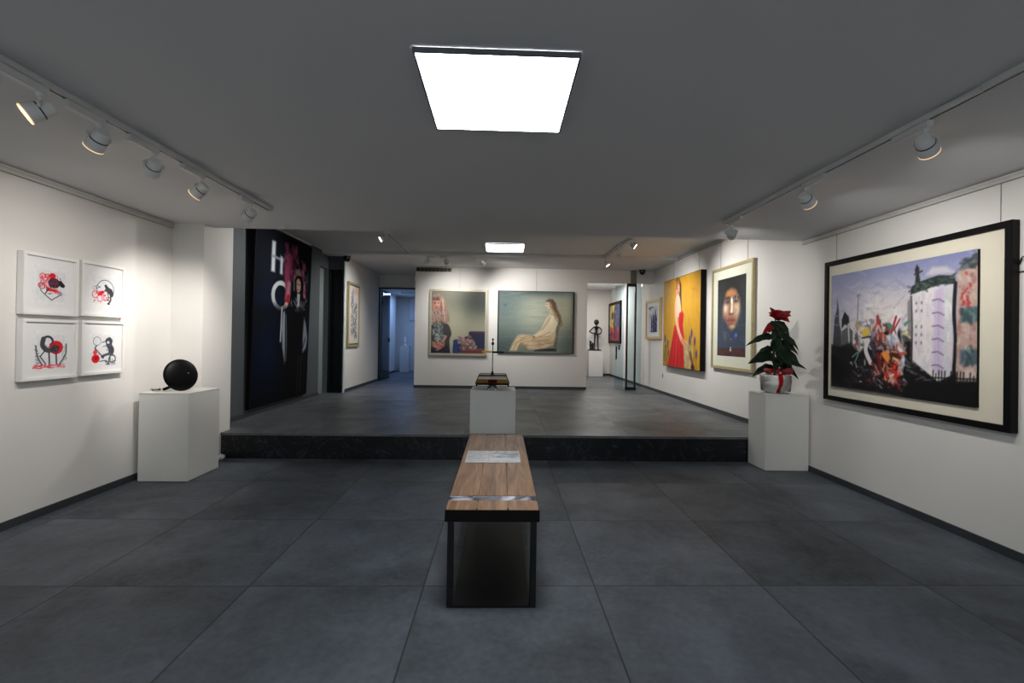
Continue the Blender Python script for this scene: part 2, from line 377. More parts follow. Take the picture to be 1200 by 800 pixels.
# ================================================================== CEILING LIGHTS
def ceiling_panel(label, x, y, z, m, s=.70):
    t = thing('ceiling_panel_light', label, 'ceiling light', (x, y, z), group='square ceiling panel lights')
    h = s / 2; bm = NB()
    for a in ((x - h, x + h, y - h, y - h + .009), (x - h, x + h, y + h - .009, y + h), (x - h, x - h + .009, y - h + .009, y + h - .009), (x + h - .009, x + h, y - h + .009, y + h - .009)):
        box(bm, a[0], a[1], a[2], a[3], z - .026, z - .004)
    box(bm, x - h + .02, x + h - .02, y - h + .02, y + h - .02, z - .006, z)
    mk('frame', bm, M['panelframe'], t)
    bm = NB(); box(bm, x - h + .010, x + h - .010, y - h + .010, y + h - .010, z - .025, z - .016); mk('diffuser', bm, m, t, label='glowing white diffuser')
ceiling_panel('large glowing square ceiling panel light above the wooden bench', -.035, 2.235, ZC, M['panel'])
ceiling_panel('smaller looking glowing ceiling panel light over the raised rear gallery', .04, 8.33, ZC2, M['panel2'])

# ================================================================== TRACKS AND SPOTS
def track(label, segs, z):
    t = thing('lighting_track', label, 'lighting track', (segs[0][0], segs[0][1], z))
    for (x0, y0, x1, y1) in segs:
        if x0 == x1: a = (x0 - .018, x0 + .018, y0, y1); b = (x0 - .007, x0 + .007, y0 + .02, y1 - .02)
        else: a = (x0, x1, y0 - .018, y0 + .018); b = (x0 + .02, x1 - .02, y0 - .007, y0 + .007)
        mk('rail', box(NB(), *a, z - .032, z, .003), M['lampwhite'], t)
        mk('slot', box(NB(), *b, z - .0335, z - .028), M['black'], t, label='black slot along the track')
    return t
tl = track('long white lighting track on the ceiling near the left wall', [(-2.2, -1.2, -2.2, 4.38)], ZC)
tr_ = track('long white lighting track on the ceiling near the right wall', [(2.2, -1.2, 2.2, 4.47)], ZC)
mk('coupler', box(NB(), 2.178, 2.222, 2.02, 2.24, ZC - .0335, ZC - .004, .004), M['lampwhite'], tr_)
track('U shaped lighting track on the ceiling of the raised rear gallery', [(-1.83, 6.9, -1.83, 9.18), (-1.812, 9.18 - .018, 2.03, 9.18 - .018), (2.05, 6.95, 2.05, 9.18)], ZC2)

def spot(label, x, y, zt, aim, power, adir, color=WARM, glow='bulb', size=1.0, blend=1.0, ang=100, group='track spotlights', alen=.2, stemz=.085, R=.047):
    """track spotlight hanging at x,y from zt; adapter runs along adir from the stem"""
    t = thing('track_spotlight', label, 'spotlight', (x, y, zt), group=group)
    # driver box below the rail
    ax, ay = adir
    x0, x1 = sorted((x + ax * .03 * -1, x + ax * alen)); y0, y1 = sorted((y + ay * -.03, y + ay * alen))
    if ax == 0: x0, x1 = x - .019, x + .019
    else: y0, y1 = y - .019, y + .019
    mk('driver_box', box(NB(), x0, x1, y0, y1, zt - .072, zt - .034, .006), M['lampwhite'], t)
    # head
    piv = Vector((x, y, zt - .07 - stemz)); d = (Vector(aim) - piv).normalized()
    side = d.cross(Vector((0, 0, 1))).normalized()
    bm = NB(); cyl(bm, (x, y, zt - .072), (x, y, zt - .09), .016); cyl(bm, (x, y, zt - .09), (x, y, zt - .12), .009)
    for s in (-1, 1):
        q = piv + side * s * (R + .004)
        tube(bm, [Vector((x, y, zt - .115)), Vector((x, y, zt - .115)) + side * s * (R + .004) * .6 + Vector((0, 0, -.008)), q + Vector((0, 0, .02)), q], [.008, .008, .007, .009], 6)
    mk('yoke', bm, M['lampwhite'], t, smooth=40)
    bm = NB(); Lh = .105
    lathe(bm, [(0, -.052), (R * .62, -.052), (R * .70, -.047), (R * .84, -.008), (R * .84, .0), (R * .88, .003), (R, Lh - .058), (R, Lh - .05), (R * .9, Lh - .05), (R * .86, Lh - .062), (0, Lh - .064)], 24, axis_mtx(piv, d))
    h = mk('lamp_head', bm, M['lampwhite'], t, smooth=35)
    bm = NB(); lathe(bm, [(R * .80, -.004), (R * .875, -.004), (R * .885, .002), (R * .80, .002)], 24, axis_mtx(piv, d)); mk('vent_ring', bm, M['black'], h)
    bm = NB(); lathe(bm, [(0, Lh - .0645), (R * .85, Lh - .0645), (R * .85, Lh - .054), (0, Lh - .052)], 24, axis_mtx(piv, d)); mk('lens', bm, M['bulb'], h, label='glowing warm lens')
    if glow == 'bulbdim':
        bm = NB(); lathe(bm, [(R * .93, Lh - .051), (R * 1.01, Lh - .051), (R * 1.01, Lh - .046), (R * .93, Lh - .046), (R * .93, Lh - .051)], 24, axis_mtx(piv, d)); mk('lens_rim', bm, M['bulbdim'], h, label='orange glowing rim of the lens')
    ld = bpy.data.lights.new('spot_beam', 'SPOT'); ld.energy = power; ld.color = color; ld.spot_size = math.radians(ang); ld.spot_blend = blend; ld.shadow_soft_size = .045
    lo = bpy.data.objects.new('spot_beam', ld); COL.objects.link(lo); lo.parent = t
    lm = Matrix.Translation(piv + d * (Lh - .02)) @ d.to_track_quat('-Z', 'Y').to_matrix().to_4x4()
    lo.matrix_local = WM[t.name].inverted() @ lm
    return t
N_, S_ = (0, -1), (0, 1)
GL = 'spotlights on the left track'
spot('white track spotlight nearest on the left track, its bright round lens facing the room', -2.2, 2.224, ZC, (-3.6, 1.05, 1.2), 50, N_, group=GL, glow='bulbdim')
spot('second white track spotlight from the near end of the left track, orange rim glowing', -2.2, 2.541, ZC, (-3.6, 3.1, 1.25), 50, N_, ang=70, group=GL, glow='bulbdim')
spot('third white track spotlight on the left track, turned so no lens shows', -2.2, 2.93, ZC, (-3.6, 3.9, 1.5), 30, N_, group=GL)
spot('fourth white track spotlight on the left track, small orange rim glowing', -2.2, 3.378, ZC, (-3.6, 3.6, 1.5), 24, N_, group=GL, glow='bulbdim')
spot('white track spotlight at the far end of the left track beside the pilaster', -2.2, 4.03, ZC, (-3.6, 4.85, 1.42), 165, N_, ang=62, group=GL, alen=.16)
GR = 'spotlights on the right track'
spot('nearest white track spotlight on the right track, orange rim glowing', 2.2, 2.313, ZC, (3.52, 3.1, 1.65), 52, (0, 1), ang=105, glow='bulbdim', group=GR, color=NEUT)
spot('middle white track spotlight on the right track above the large black framed painting', 2.2, 3.249, ZC, (3.52, 3.95, 1.65), 52, N_, ang=105, glow='bulbdim', group=GR, color=NEUT)
spot('far white track spotlight on the right track above the potted plant', 2.2, 4.333, ZC, (3.52, 6.3, 1.9), 50, N_, ang=80, glow='bulbdim', group=GR, color=NEUT)
GU = 'spotlights on the rear U shaped track'
spot('track spotlight hanging at the front left end of the U shaped rear track', -1.83, 7.05, ZC2, (-3.5, 6.3, 1.8), 135, (0, 1), group=GU, color=NEUT)
spot('brightly lit track spotlight near the left corner of the U shaped rear track', -1.5, 9.162, ZC2, (-3.2, 9.3, 1.4), 150, (1, 0), group=GU, color=NEUT, alen=.14)
spot('dark sided track spotlight above the woman portrait on the central wall', -1.12, 9.162, ZC2, (-1.0, 10.46, 1.95), 100, (-1, 0), group=GU, color=NEUT, alen=.14)
spot('small track spotlight above the seated nude painting beside the rear ceiling panel', -.40, 9.162, ZC2, (.70, 10.46, 1.95), 140, (-1, 0), group=GU, color=NEUT, alen=.14)
spot('track spotlight with a bright crescent lens at the right corner of the rear track', 2.05, 8.95, ZC2, (3.3, 8.5, 1.3), 90, (0, -1), group=GU, color=NEUT, alen=.14)
spot('grey track spotlight in the middle of the right arm of the rear track', 2.05, 8.0, ZC2, (3.52, 8.7, 1.7), 120, (0, -1), group=GU, color=NEUT, alen=.14)
spot('track spotlight with a white glowing lens at the front end of the right rear arm', 2.05, 7.15, ZC2, (3.52, 6.7, 1.8), 150, (0, 1), group=GU, color=NEUT, alen=.14)

# side room blue lamp and back room lamp (fittings out of sight above the openings)
def room_lamp(name, label, x, y, z, s, energy, color):
    t = thing('ceiling_panel_light', label, 'ceiling light', (x, y, z))
    mk('frame', box(NB(), x - s, x + s, y - s, y + s, z - .03, z), M['lampwhite'], t)
    ld = bpy.data.lights.new(name, 'AREA'); ld.shape = 'SQUARE'; ld.size = s * 1.9; ld.energy = energy; ld.color = color
    lo = bpy.data.objects.new(name, ld); COL.objects.link(lo); lo.parent = t; lo.location = (0, 0, -.04)
room_lamp('blue_light', 'unseen ceiling panel light inside the blue lit side room', -2.75, 14.2, 2.80, .3, 20, (.30, .50, 1.0))
room_lamp('back_light', 'unseen ceiling panel light inside the white room behind the glass door', 2.7, 12.9, ZC3, .3, 48, (1.0, .97, .93))

# ================================================================== PAINTER
class Art:
    """paints shapes on a grid; u to the right, v down, both 0..1; colours are sRGB 0..255"""
    def __init__(s, wm, hm, nx, base, seed=1):
        s.W = nx; s.H = max(8, int(nx * hm / wm)); s.wm, s.hm = wm, hm
        s.a = np.zeros((s.H, s.W, 3)); s.a[:] = base; s.r = np.random.RandomState(seed)
        s.X, s.Y = np.meshgrid(np.arange(s.W) + .0, np.arange(s.H) + .0)
    def p(s, pt): return (pt[0] * (s.W - 1), pt[1] * (s.H - 1))
    def blend(s, m, c, sl):
        s.a[sl] += (np.asarray(c, float) - s.a[sl]) * m[..., None]
    def _win(s, xs, ys, pad):
        x0 = int(max(0, min(xs) - pad)); x1 = int(min(s.W, max(xs) + pad + 2)); y0 = int(max(0, min(ys) - pad)); y1 = int(min(s.H, max(ys) + pad + 2))
        return (slice(y0, y1), slice(x0, x1)) if x1 > x0 and y1 > y0 else None
    def poly(s, pts, c, soft=.8, alpha=1.0, smooth=False):
        if smooth:
            q = [Vector((a, b, 0)) for a, b in pts]; q = q + q[:2]; pts = [(v.x, v.y) for v in spline(q, 4)][4:] if len(q) > 3 else pts
        P = [s.p(k) for k in pts]; sl = s._win([k[0] for k in P], [k[1] for k in P], soft * 2 + 1)
        if sl is None: return
        X, Y = s.X[sl], s.Y[sl]; ins = np.zeros(X.shape, bool); d = np.full(X.shape, 1e9)
        for (x0, y0), (x1, y1) in zip(P, P[1:] + P[:1]):
            c1 = (y0 > Y) != (y1 > Y)
            if y1 != y0: ins ^= c1 & (X < (x1 - x0) * (Y - y0) / (y1 - y0) + x0)
            dx, dy = x1 - x0, y1 - y0; t = np.clip(((X - x0) * dx + (Y - y0) * dy) / (dx * dx + dy * dy + 1e-9), 0, 1)
            d = np.minimum(d, np.hypot(X - x0 - t * dx, Y - y0 - t * dy))
        sd = np.where(ins, d, -d); s.blend(np.clip(.5 + sd / (2 * soft), 0, 1) * alpha, c, sl)
    def ell(s, u, v, ru, rv, c, rot=0, soft=.8, alpha=1.0):   # radii in fractions of width
        x, y = s.p((u, v)); rx, ry = ru * s.W, rv * s.W; R = max(rx, ry)
        sl = s._win([x - R, x + R], [y - R, y + R], soft * 2 + 1)
        if sl is None: return
        X, Y = s.X[sl] - x, s.Y[sl] - y; ca, sa = math.cos(rot), math.sin(rot)
        A, B = X * ca + Y * sa, -X * sa + Y * ca
        q = (1 - np.hypot(A / rx, B / ry)) * min(rx, ry); s.blend(np.clip(.5 + q / (2 * soft), 0, 1) * alpha, c, sl)
    def line(s, pts, wd, c, soft=.7, alpha=1.0, smooth=True):
        if smooth and len(pts) > 2: pts = [(v.x, v.y) for v in spline([Vector((a, b, 0)) for a, b in pts], 5)]
        P = [s.p(k) for k in pts]; r = wd * s.W / 2
        sl = s._win([k[0] for k in P], [k[1] for k in P], r + soft * 2 + 1)
        if sl is None: return
        X, Y = s.X[sl], s.Y[sl]; d = np.full(X.shape, 1e9)
        for (x0, y0), (x1, y1) in zip(P, P[1:]):
            dx, dy = x1 - x0, y1 - y0; t = np.clip(((X - x0) * dx + (Y - y0) * dy) / (dx * dx + dy * dy + 1e-9), 0, 1)
            d = np.minimum(d, np.hypot(X - x0 - t * dx, Y - y0 - t * dy))
        s.blend(np.clip(.5 + (r - d) / (2 * soft), 0, 1) * alpha, c, sl)
    def ring(s, u, v, r, wd, c, a0=0, a1=360, ry=None, alpha=1.0):
        ry = (ry or r) * s.W / s.H
        s.line([(u + r * math.cos(math.radians(a0 + (a1 - a0) * k / 24)), v + ry * math.sin(math.radians(a0 + (a1 - a0) * k / 24))) for k in range(25)], wd, c, alpha=alpha, smooth=False)
    def strokes(s, n, box, cols, ln, wd, ang=0, spread=.5, alpha=.5, clip=None):
        for _ in range(n):
            u = box[0] + s.r.rand() * (box[1] - box[0]); v = box[2] + s.r.rand() * (box[3] - box[2])
            if clip and not clip(u, v): continue
            t = ang + s.r.randn() * spread; l = ln * (.5 + s.r.rand()); c = cols[s.r.randint(len(cols))]
            du, dv = math.cos(t) * l / 2, math.sin(t) * l / 2 * s.W / s.H
            s.line([(u - du, v - dv), (u + du, v + dv)], wd * (.5 + s.r.rand()), np.array(c) + s.r.randn(3) * 5, alpha=alpha, smooth=False)
    def glow(s, u, v, ru, rv, c, alpha=1.0, p=2.0):
        x, y = s.p((u, v)); q = np.exp(-(((s.X - x) / (ru * s.W)) ** 2 + ((s.Y - y) / (rv * s.W)) ** 2) ** (p / 2)) * alpha
        s.blend(q, c, (slice(None), slice(None)))
    def mesh(s, bm_y=0.0):
        me = bpy.data.meshes.new('canvas'); W, Hh = s.W, s.H
        xs = (s.X / (W - 1) - .5) * s.wm; zs = (.5 - s.Y / (Hh - 1)) * s.hm
        co = np.stack([xs, np.full_like(xs, bm_y), zs], -1).reshape(-1, 3)
        idx = np.arange(W * Hh).reshape(Hh, W)
        f = np.stack([idx[1:, :-1], idx[1:, 1:], idx[:-1, 1:], idx[:-1, :-1]], -1).reshape(-1, 4)
        me.from_pydata(co.tolist(), [], f.tolist())
        at = me.color_attributes.new('paint', 'FLOAT_COLOR', 'POINT')
        c = np.ones((W * Hh, 4), np.float32); c[:, :3] = lin(np.clip(s.a, 3, 245)).reshape(-1, 3)
        at.data.foreach_set('color', c.ravel()); me.update(); return me

RZ = {'back': 0.0, 'right': -math.pi / 2, 'left': math.pi / 2}
def bars(bm, w, h, fw, y0, y1, bev=.002):
    hw, hh = w / 2, h / 2
    box(bm, -hw, hw, y0, y1, hh - fw, hh, bev); box(bm, -hw, hw, y0, y1, -hh, -hh + fw, bev)
    box(bm, -hw, -hw + fw, y0, y1, -hh + fw, hh - fw, bev); box(bm, hw - fw, hw, y0, y1, -hh + fw, hh - fw, bev); return bm
def picture(name, label, cat, wall, pos, w, h, depth, fm, fw, art, artm, artlabel, aw=None, ah=None, matm=None, lip=None, group=None, wires=(), ztop=None, tilt=0.0, recess=.008, aoff=(0, 0), raised=0.0, side=None, artname='canvas'):
    """pos = centre on the wall; local x right as seen, -y towards the viewer"""
    t = thing(name, label, cat, pos, RZ[wall], group)
    if tilt: t.rotation_euler = (tilt, 0, RZ[wall])
    if fm:
        bm = bars(NB(), w, h, fw, -depth, -.004)
        if lip: bars(bm, w - 2 * fw + .002, h - 2 * fw + .002, lip[0], -depth + lip[1], -.01, .001)
        fo = mk('frame', bm, fm, t, world=False)
    back = -.004
    mk('backing', box(NB(), -w / 2 + .004, w / 2 - .004, -.014, -.002, -h / 2 + .004, h / 2 - .004), side or M['blackframe'], t, world=False)
    yf = -depth + recess
    if matm:
        mk('mat_board', box(NB(), -w / 2 + fw, w / 2 - fw, yf, yf + .006, -h / 2 + fw, h / 2 - fw), matm, t, world=False); yf -= .0015
    if raised:
        mk('canvas_block', box(NB(), aoff[0] - aw / 2, aoff[0] + aw / 2, yf - raised, yf + .001, aoff[1] - ah / 2, aoff[1] + ah / 2), side or M['blackframe'], t, world=False); yf -= raised + .001
    if not fm and not raised:      # bare stretched canvas
        mk('stretcher_side', box(NB(), -w / 2, w / 2, -depth, -.004, -h / 2, h / 2, .003), side or M['blackframe'], t, world=False); yf = -depth - .001
    me = art.mesh(yf); me.materials.append(artm)
    for p in me.polygons: p.use_smooth = True
    me.transform(Matrix.Translation((aoff[0], 0, aoff[1])))
    o = bpy.data.objects.new(artname, me); me.name = artname; COL.objects.link(o); o.parent = t; o['label'] = artlabel
    for wx in wires:
        mk('hanging_wire', cyl(NB(), (wx, -.006, h / 2 - .01), (wx, -.006, ztop - pos[2]), .0022, seg=6), M['wire'], t, world=False)
    return t

# ------------------------------------------------------------------ big black framed city painting (right wall)
def art_city():
    a = Art(1.47, 1.16, 210, (176, 176, 190), 3)
    for v in range(a.H): a.a[v] = np.array((122, 128, 168)) + (np.array((206, 196, 196)) - np.array((122, 128, 168))) * min(1, v / (.5 * a.H))
    a.glow(.42, .40, .28, .20, (228, 220, 214), .9); a.glow(.0, .3, .2, .3, (150, 150, 178), .6)
    a.strokes(160, (0, 1, 0, .5), [(116, 122, 166), (150, 152, 184), (196, 192, 204), (138, 142, 178)], .07, .014, .3, .6, .22)
    a.strokes(70, (.2, .62, .2, .55), [(236, 230, 222), (214, 202, 196), (176, 168, 182)], .05, .008, -.8, .8, .4)
    # dark spires and a mast at the left
    a.poly([(.015, .66), (.03, .40), (.052, .30), (.055, .21), (.07, .30), (.075, .42), (.095, .50), (.10, .66)], (58, 62, 66)); a.line([(.03, .36), (.075, .37)], .008, (120, 122, 126)); a.line([(.03, .44), (.08, .45)], .008, (110, 112, 116))
    a.poly([(.10, .40), (.125, .33), (.165, .38), (.17, .47), (.13, .44), (.10, .48)], (20, 22, 26)); a.poly([(.10, .50), (.16, .46), (.20, .50), (.20, .66), (.09, .66)], (84, 86, 88)); a.line([(.16, .44), (.17, .62)], .012, (190, 188, 188))
    a.line([(.245, .20), (.242, .3), (.235, .6)], .010, (110, 110, 124), alpha=.8); a.line([(.235, .21), (.26, .20)], .012, (120, 120, 132), alpha=.7)
    # dark ground rising to a hill
    a.poly([(0, .62), (.08, .64), (.18, .60), (.26, .68), (.36, .56), (.46, .50), (.56, .50), (.64, .58), (.64, .74), (.80, .80), (1, .76), (1, 1), (0, 1)], (15, 14, 16), soft=2.5)
    a.strokes(130, (0, 1, .66, 1), [(9, 8, 10), (32, 29, 33), (20, 19, 22), (50, 46, 50)], .06, .012, .2, .7, .55, clip=lambda u, v: v > .70 or u < .2 or u > .6)
    # pale crowd on the hill
    a.strokes(90, (.22, .50, .44, .64), [(214, 208, 204), (150, 142, 146), (70, 64, 70), (186, 176, 180), (100, 96, 106), (126, 70, 64)], .045, .013, 1.2, .7, .75)
    a.strokes(26, (.22, .40, .42, .54), [(206, 176, 70), (176, 120, 140), (214, 206, 204), (130, 140, 156)], .035, .013, .6, .8, .7)
    a.poly([(.27, .50), (.33, .475), (.345, .52), (.30, .545)], (214, 184, 60)); a.line([(.28, .56), (.35, .55)], .012, (60, 50, 50))
    a.line([(.33, .58), (.31, .66), (.35, .76)], .03, (212, 206, 206)); a.line([(.36, .60), (.38, .70)], .022, (58, 58, 68))
    a.line([(.405, .42), (.42, .50), (.46, .56)], .026, (166, 60, 46)); a.ell(.402, .40, .012, .02, (140, 74, 60)); a.strokes(22, (.38, .50, .46, .60), [(176, 56, 44), (206, 200, 196), (120, 40, 40), (208, 170, 120)], .04, .012, 1.0, .8, .8)
    a.line([(.545, .38), (.525, .48), (.52, .56)], .05, (222, 222, 224)); a.ell(.555, .345, .016, .028, (214, 208, 206)); a.line([(.56, .42), (.52, .50)], .010, (160, 30, 38)); a.line([(.535, .40), (.50, .53)], .014, (168, 24, 34)); a.line([(.52, .48), (.545, .56)], .008, (150, 26, 34))
    a.poly([(.46, .54), (.54, .53), (.57, .60), (.60, .72), (.585, .80), (.56, .72), (.50, .62)], (206, 206, 214), soft=1.2); a.strokes(30, (.46, .60, .54, .76), [(120, 126, 144), (226, 224, 226), (150, 150, 166)], .05, .012, 1.1, .3, .6)
    a.line([(.60, .46), (.66, .42)], .024, (84, 140, 128)); a.poly([(.46, .44), (.50, .45), (.52, .49), (.49, .50)], (76, 130, 116)); a.poly([(.575, .52), (.61, .46), (.665, .42), (.665, .58), (.62, .55)], (214, 210, 200)); a.strokes(14, (.58, .66, .5, .58), [(200, 196, 120), (176, 150, 160), (96, 92, 96)], .03, .012, 0, .5, .7)
    # fire and rubble
    a.strokes(75, (.36, .58, .62, .90), [(116, 26, 30), (150, 44, 36), (66, 20, 26), (176, 84, 56), (40, 20, 26), (190, 150, 150)], .045, .015, 1.0, .8, .8)
    a.poly([(.43, .68), (.475, .65), (.50, .72), (.485, .76), (.45, .72)], (226, 140, 60)); a.poly([(.50, .80), (.54, .76), (.57, .84), (.53, .87)], (204, 50, 44)); a.ell(.47, .84, .018, .02, (190, 44, 40)); a.strokes(14, (.42, .56, .66, .88), [(236, 196, 150), (222, 90, 60)], .03, .01, .8, .6, .9)
    a.strokes(70, (.18, .60, .72, .96), [(190, 184, 184), (92, 56, 54), (76, 72, 78), (120, 40, 42), (30, 28, 32)], .02, .009, .5, 1.0, .8)
    a.line([(.20, .72), (.25, .68), (.22, .77)], .008, (120, 150, 142)); a.strokes(40, (.60, .80, .66, .94), [(80, 78, 84), (112, 108, 112), (34, 32, 36)], .05, .009, .3, .5, .6)
    # white tower block
    a.poly([(.640, .24), (.80, .20), (.80, .86), (.645, .72)], (218, 212, 214)); a.poly([(.80, .20), (.885, .20), (.885, .80), (.80, .86)], (196, 194, 202))
    a.strokes(110, (.65, .88, .25, .8), [(226, 222, 222), (204, 196, 206), (214, 200, 206), (184, 186, 194), (198, 190, 196)], .05, .016, 1.5, .4, .45, clip=lambda u, v: v < .70 + (u - .65) * .8)
    a.poly([(.775, .23), (.825, .22), (.82, .80), (.77, .80)], (190, 172, 204), soft=2, alpha=.8)
    for k in range(6):
        v = .31 + k * .09; a.line([(.765, v - .01), (.80, v - .015), (.828, v + .006)], .006, (90, 82, 104), smooth=False, alpha=.9); a.line([(.80, v - .01), (.80, v + .05)], .004, (150, 140, 166), alpha=.7)
    for k in range(7):
        for u in (.667, .700):
            if (k + int(u * 100)) % 4: a.ell(u, .31 + k * .057, .005, .008, (96, 90, 100), alpha=.85)
    a.poly([(.628, .245), (.636, .185), (.70, .155), (.80, .13), (.885, .15), (.895, .205), (.80, .195), (.70, .225)], (38, 50, 46)); a.strokes(60, (.63, .89, .14, .23), [(20, 30, 28), (74, 88, 80), (110, 116, 108), (44, 64, 56)], .03, .009, 0, .7, .6, clip=lambda u, v: .19 - .2 * (u - .63) < v < .245 - .2 * (u - .63))
    a.poly([(.80, .125), (.72, .12), (.76, .07), (.84, .08), (.89, .13)], (206, 198, 196), alpha=.7, soft=2)
    a.poly([(.657, .17), (.662, .10), (.654, .07), (.668, .03), (.684, .06), (.682, .10), (.692, .165)], (44, 46, 50)); a.line([(.655, .10), (.70, .085)], .010, (46, 48, 52))
    a.line([(.890, .20), (.884, .40), (.893, .58), (.882, .86)], .020, (26, 24, 28)); a.line([(.634, .26), (.642, .5), (.640, .76)], .010, (44, 42, 44)); a.poly([(.61, .30), (.636, .26), (.64, .56), (.615, .54)], (120, 116, 116), alpha=.8)
    # weathered brick block at the right edge
    a.poly([(.905, .12), (1.01, .08), (1.01, .86), (.898, .86)], (176, 150, 142)); a.strokes(120, (.91, 1, .12, .84), [(184, 160, 150), (162, 126, 118), (196, 180, 168), (150, 92, 88), (170, 146, 140)], .035, .014, 1.4, .5, .5); a.strokes(12, (.91, .97, .14, .40), [(176, 60, 54)], .02, .01, 1.2, .4, .8)
    a.poly([(.908, .12), (.93, .06), (.96, .075), (.975, .03), (1.01, .02), (1.01, .10)], (72, 78, 82)); a.strokes(16, (.91, 1, .05, .12), [(110, 116, 118), (46, 52, 56)], .03, .012, .2, .5, .6)
    for v0, v1, c in ((.36, .46, (72, 96, 98)), (.63, .73, (76, 92, 106))):
        a.poly([(.918, v0 + .01), (1.01, v0), (1.01, v1), (.918, v1)], c, soft=1.5); a.strokes(16, (.92, 1, v0, v1), [(50, 64, 68), (110, 132, 132)], .03, .012, 1.5, .2, .6)
    a.ell(.97, .80, .03, .04, (206, 200, 196), soft=2, alpha=.7)
    for k in range(15): u = .77 + k * .0165; a.line([(u, .87), (u + .002, .785 + .02 * (k % 3) * (k % 2))], .006, (12, 12, 14), smooth=False)
    a.line([(.77, .835), (1, .82)], .006, (14, 14, 16)); a.poly([(.62, .87), (.8, .86), (1.01, .83), (1.01, 1.01), (.58, 1.01)], (11, 11, 13), soft=2)
    return a
picture('framed_painting', 'large expressionist city painting in a wide black frame on the right wall', 'painting', 'right', (XR, 3.896, 1.586), 1.80, 1.455, .062, M['blackframe'], .046, art_city(), M['art'], 'stormy city scene in thick paint', 1.47, 1.155, M['cream'], aoff=(-.057 + .0, -.008), raised=.018, wires=(-.80, .78), ztop=2.602, recess=.022)
t = bpy.data.objects['framed_painting']
mk('cord', tube(NB(), spline([(.902, -.012, .42), (.935, -.02, .47), (.975, -.015, .44), (.965, -.01, .38), (.90, -.01, .37)], 6), .004, 6), M['black'], t, world=False, smooth=60, label='black cord loop behind the frame')

# ------------------------------------------------------------------ yellow canvas, woman in a red dress
def art_yellow():
    a = Art(1.78, 1.74, 130, (180, 132, 26), 5)
    a.glow(.6, .35, .35, .35, (210, 158, 38), .8); a.glow(.1, .3, .25, .4, (150, 112, 26), .6); a.glow(.5, 1.0, .7, .2, (170, 126, 24), .6)
    a.strokes(220, (0, 1, 0, 1), [(190, 142, 30), (166, 118, 22), (206, 160, 48), (146, 102, 22)], .10, .02, 1.2, .6, .22)
    a.poly([(.37, .02), (.45, .0), (.52, .10), (.53, .24), (.54, .38), (.56, .46), (.52, .44), (.47, .2), (.43, .08)], (60, 36, 24), smooth=True)
    a.ell(.425, .125, .055, .075, (206, 150, 122)); a.poly([(.38, .04), (.44, .0), (.49, .06), (.44, .06), (.40, .12), (.37, .15)], (156, 100, 44)); a.line([(.41, .12), (.43, .13)], .01, (96, 50, 40)); a.ell(.43, .165, .016, .008, (170, 50, 50))
    a.poly([(.40, .19), (.46, .2), (.50, .26), (.53, .42), (.44, .44), (.36, .46), (.35, .32), (.37, .24)], (222, 182, 158), smooth=True)
    a.poly([(.47, .40), (.56, .38), (.60, .42), (.58, .54), (.62, .70), (.50, .66), (.46, .50)], (188, 26, 34))
    a.poly([(.34, .54), (.42, .50), (.52, .60), (.60, .76), (.63, 1.0), (.13, 1.0), (.17, .93), (.26, .74)], (190, 20, 26)); 
    for u0, u1 in ((.34, .22), (.40, .33), (.46, .44), (.52, .55)): a.line([(u0, .6), (u1, .98)], .02, (130, 10, 18), alpha=.7)
    a.line([(.42, .62), (.38, .98)], .03, (220, 46, 40), alpha=.7)
    a.line([(.375, .28), (.38, .42), (.44, .56), (.56, .70), (.68, .74)], .06, (216, 166, 136)); a.line([(.56, .70), (.70, .76), (.78, .84)], .045, (196, 132, 100))
    a.poly([(.60, .74), (.72, .74), (.84, .82), (.83, 1.0), (.64, 1.0)], (176, 150, 106)); a.strokes(60, (.62, .82, .76, 1.0), [(206, 190, 150), (140, 110, 70), (190, 166, 120)], .04, .014, 1.0, .9, .7)
    a.line([(.78, .84), (.85, .98)], .05, (120, 70, 40)); a.ell(.84, .98, .04, .03, (50, 26, 20))
    for u, v in ((.80, .63), (.88, .71), (.06, .68), (.15, .74), (.09, .80), (.17, .84), (.92, .84), (.76, .70)):
        a.ell(u, v, .022, .045, (66, 58, 110)); a.line([(u, v + .05), (u - .01, v + .2)], .008, (90, 90, 30))
    a.strokes(50, (0, .2, .78, 1), [(120, 100, 20), (90, 80, 24), (180, 140, 40)], .08, .01, 1.4, .3, .6)
    return a
picture('canvas_painting', 'unframed yellow canvas of a woman in a long red dress, thick black sides', 'painting', 'right', (XR, 8.655, 1.815), 1.80, 1.76, .098, None, 0, art_yellow(), M['art'], 'woman in red on yellow ground', wires=(-.6, .6), ztop=3.08)

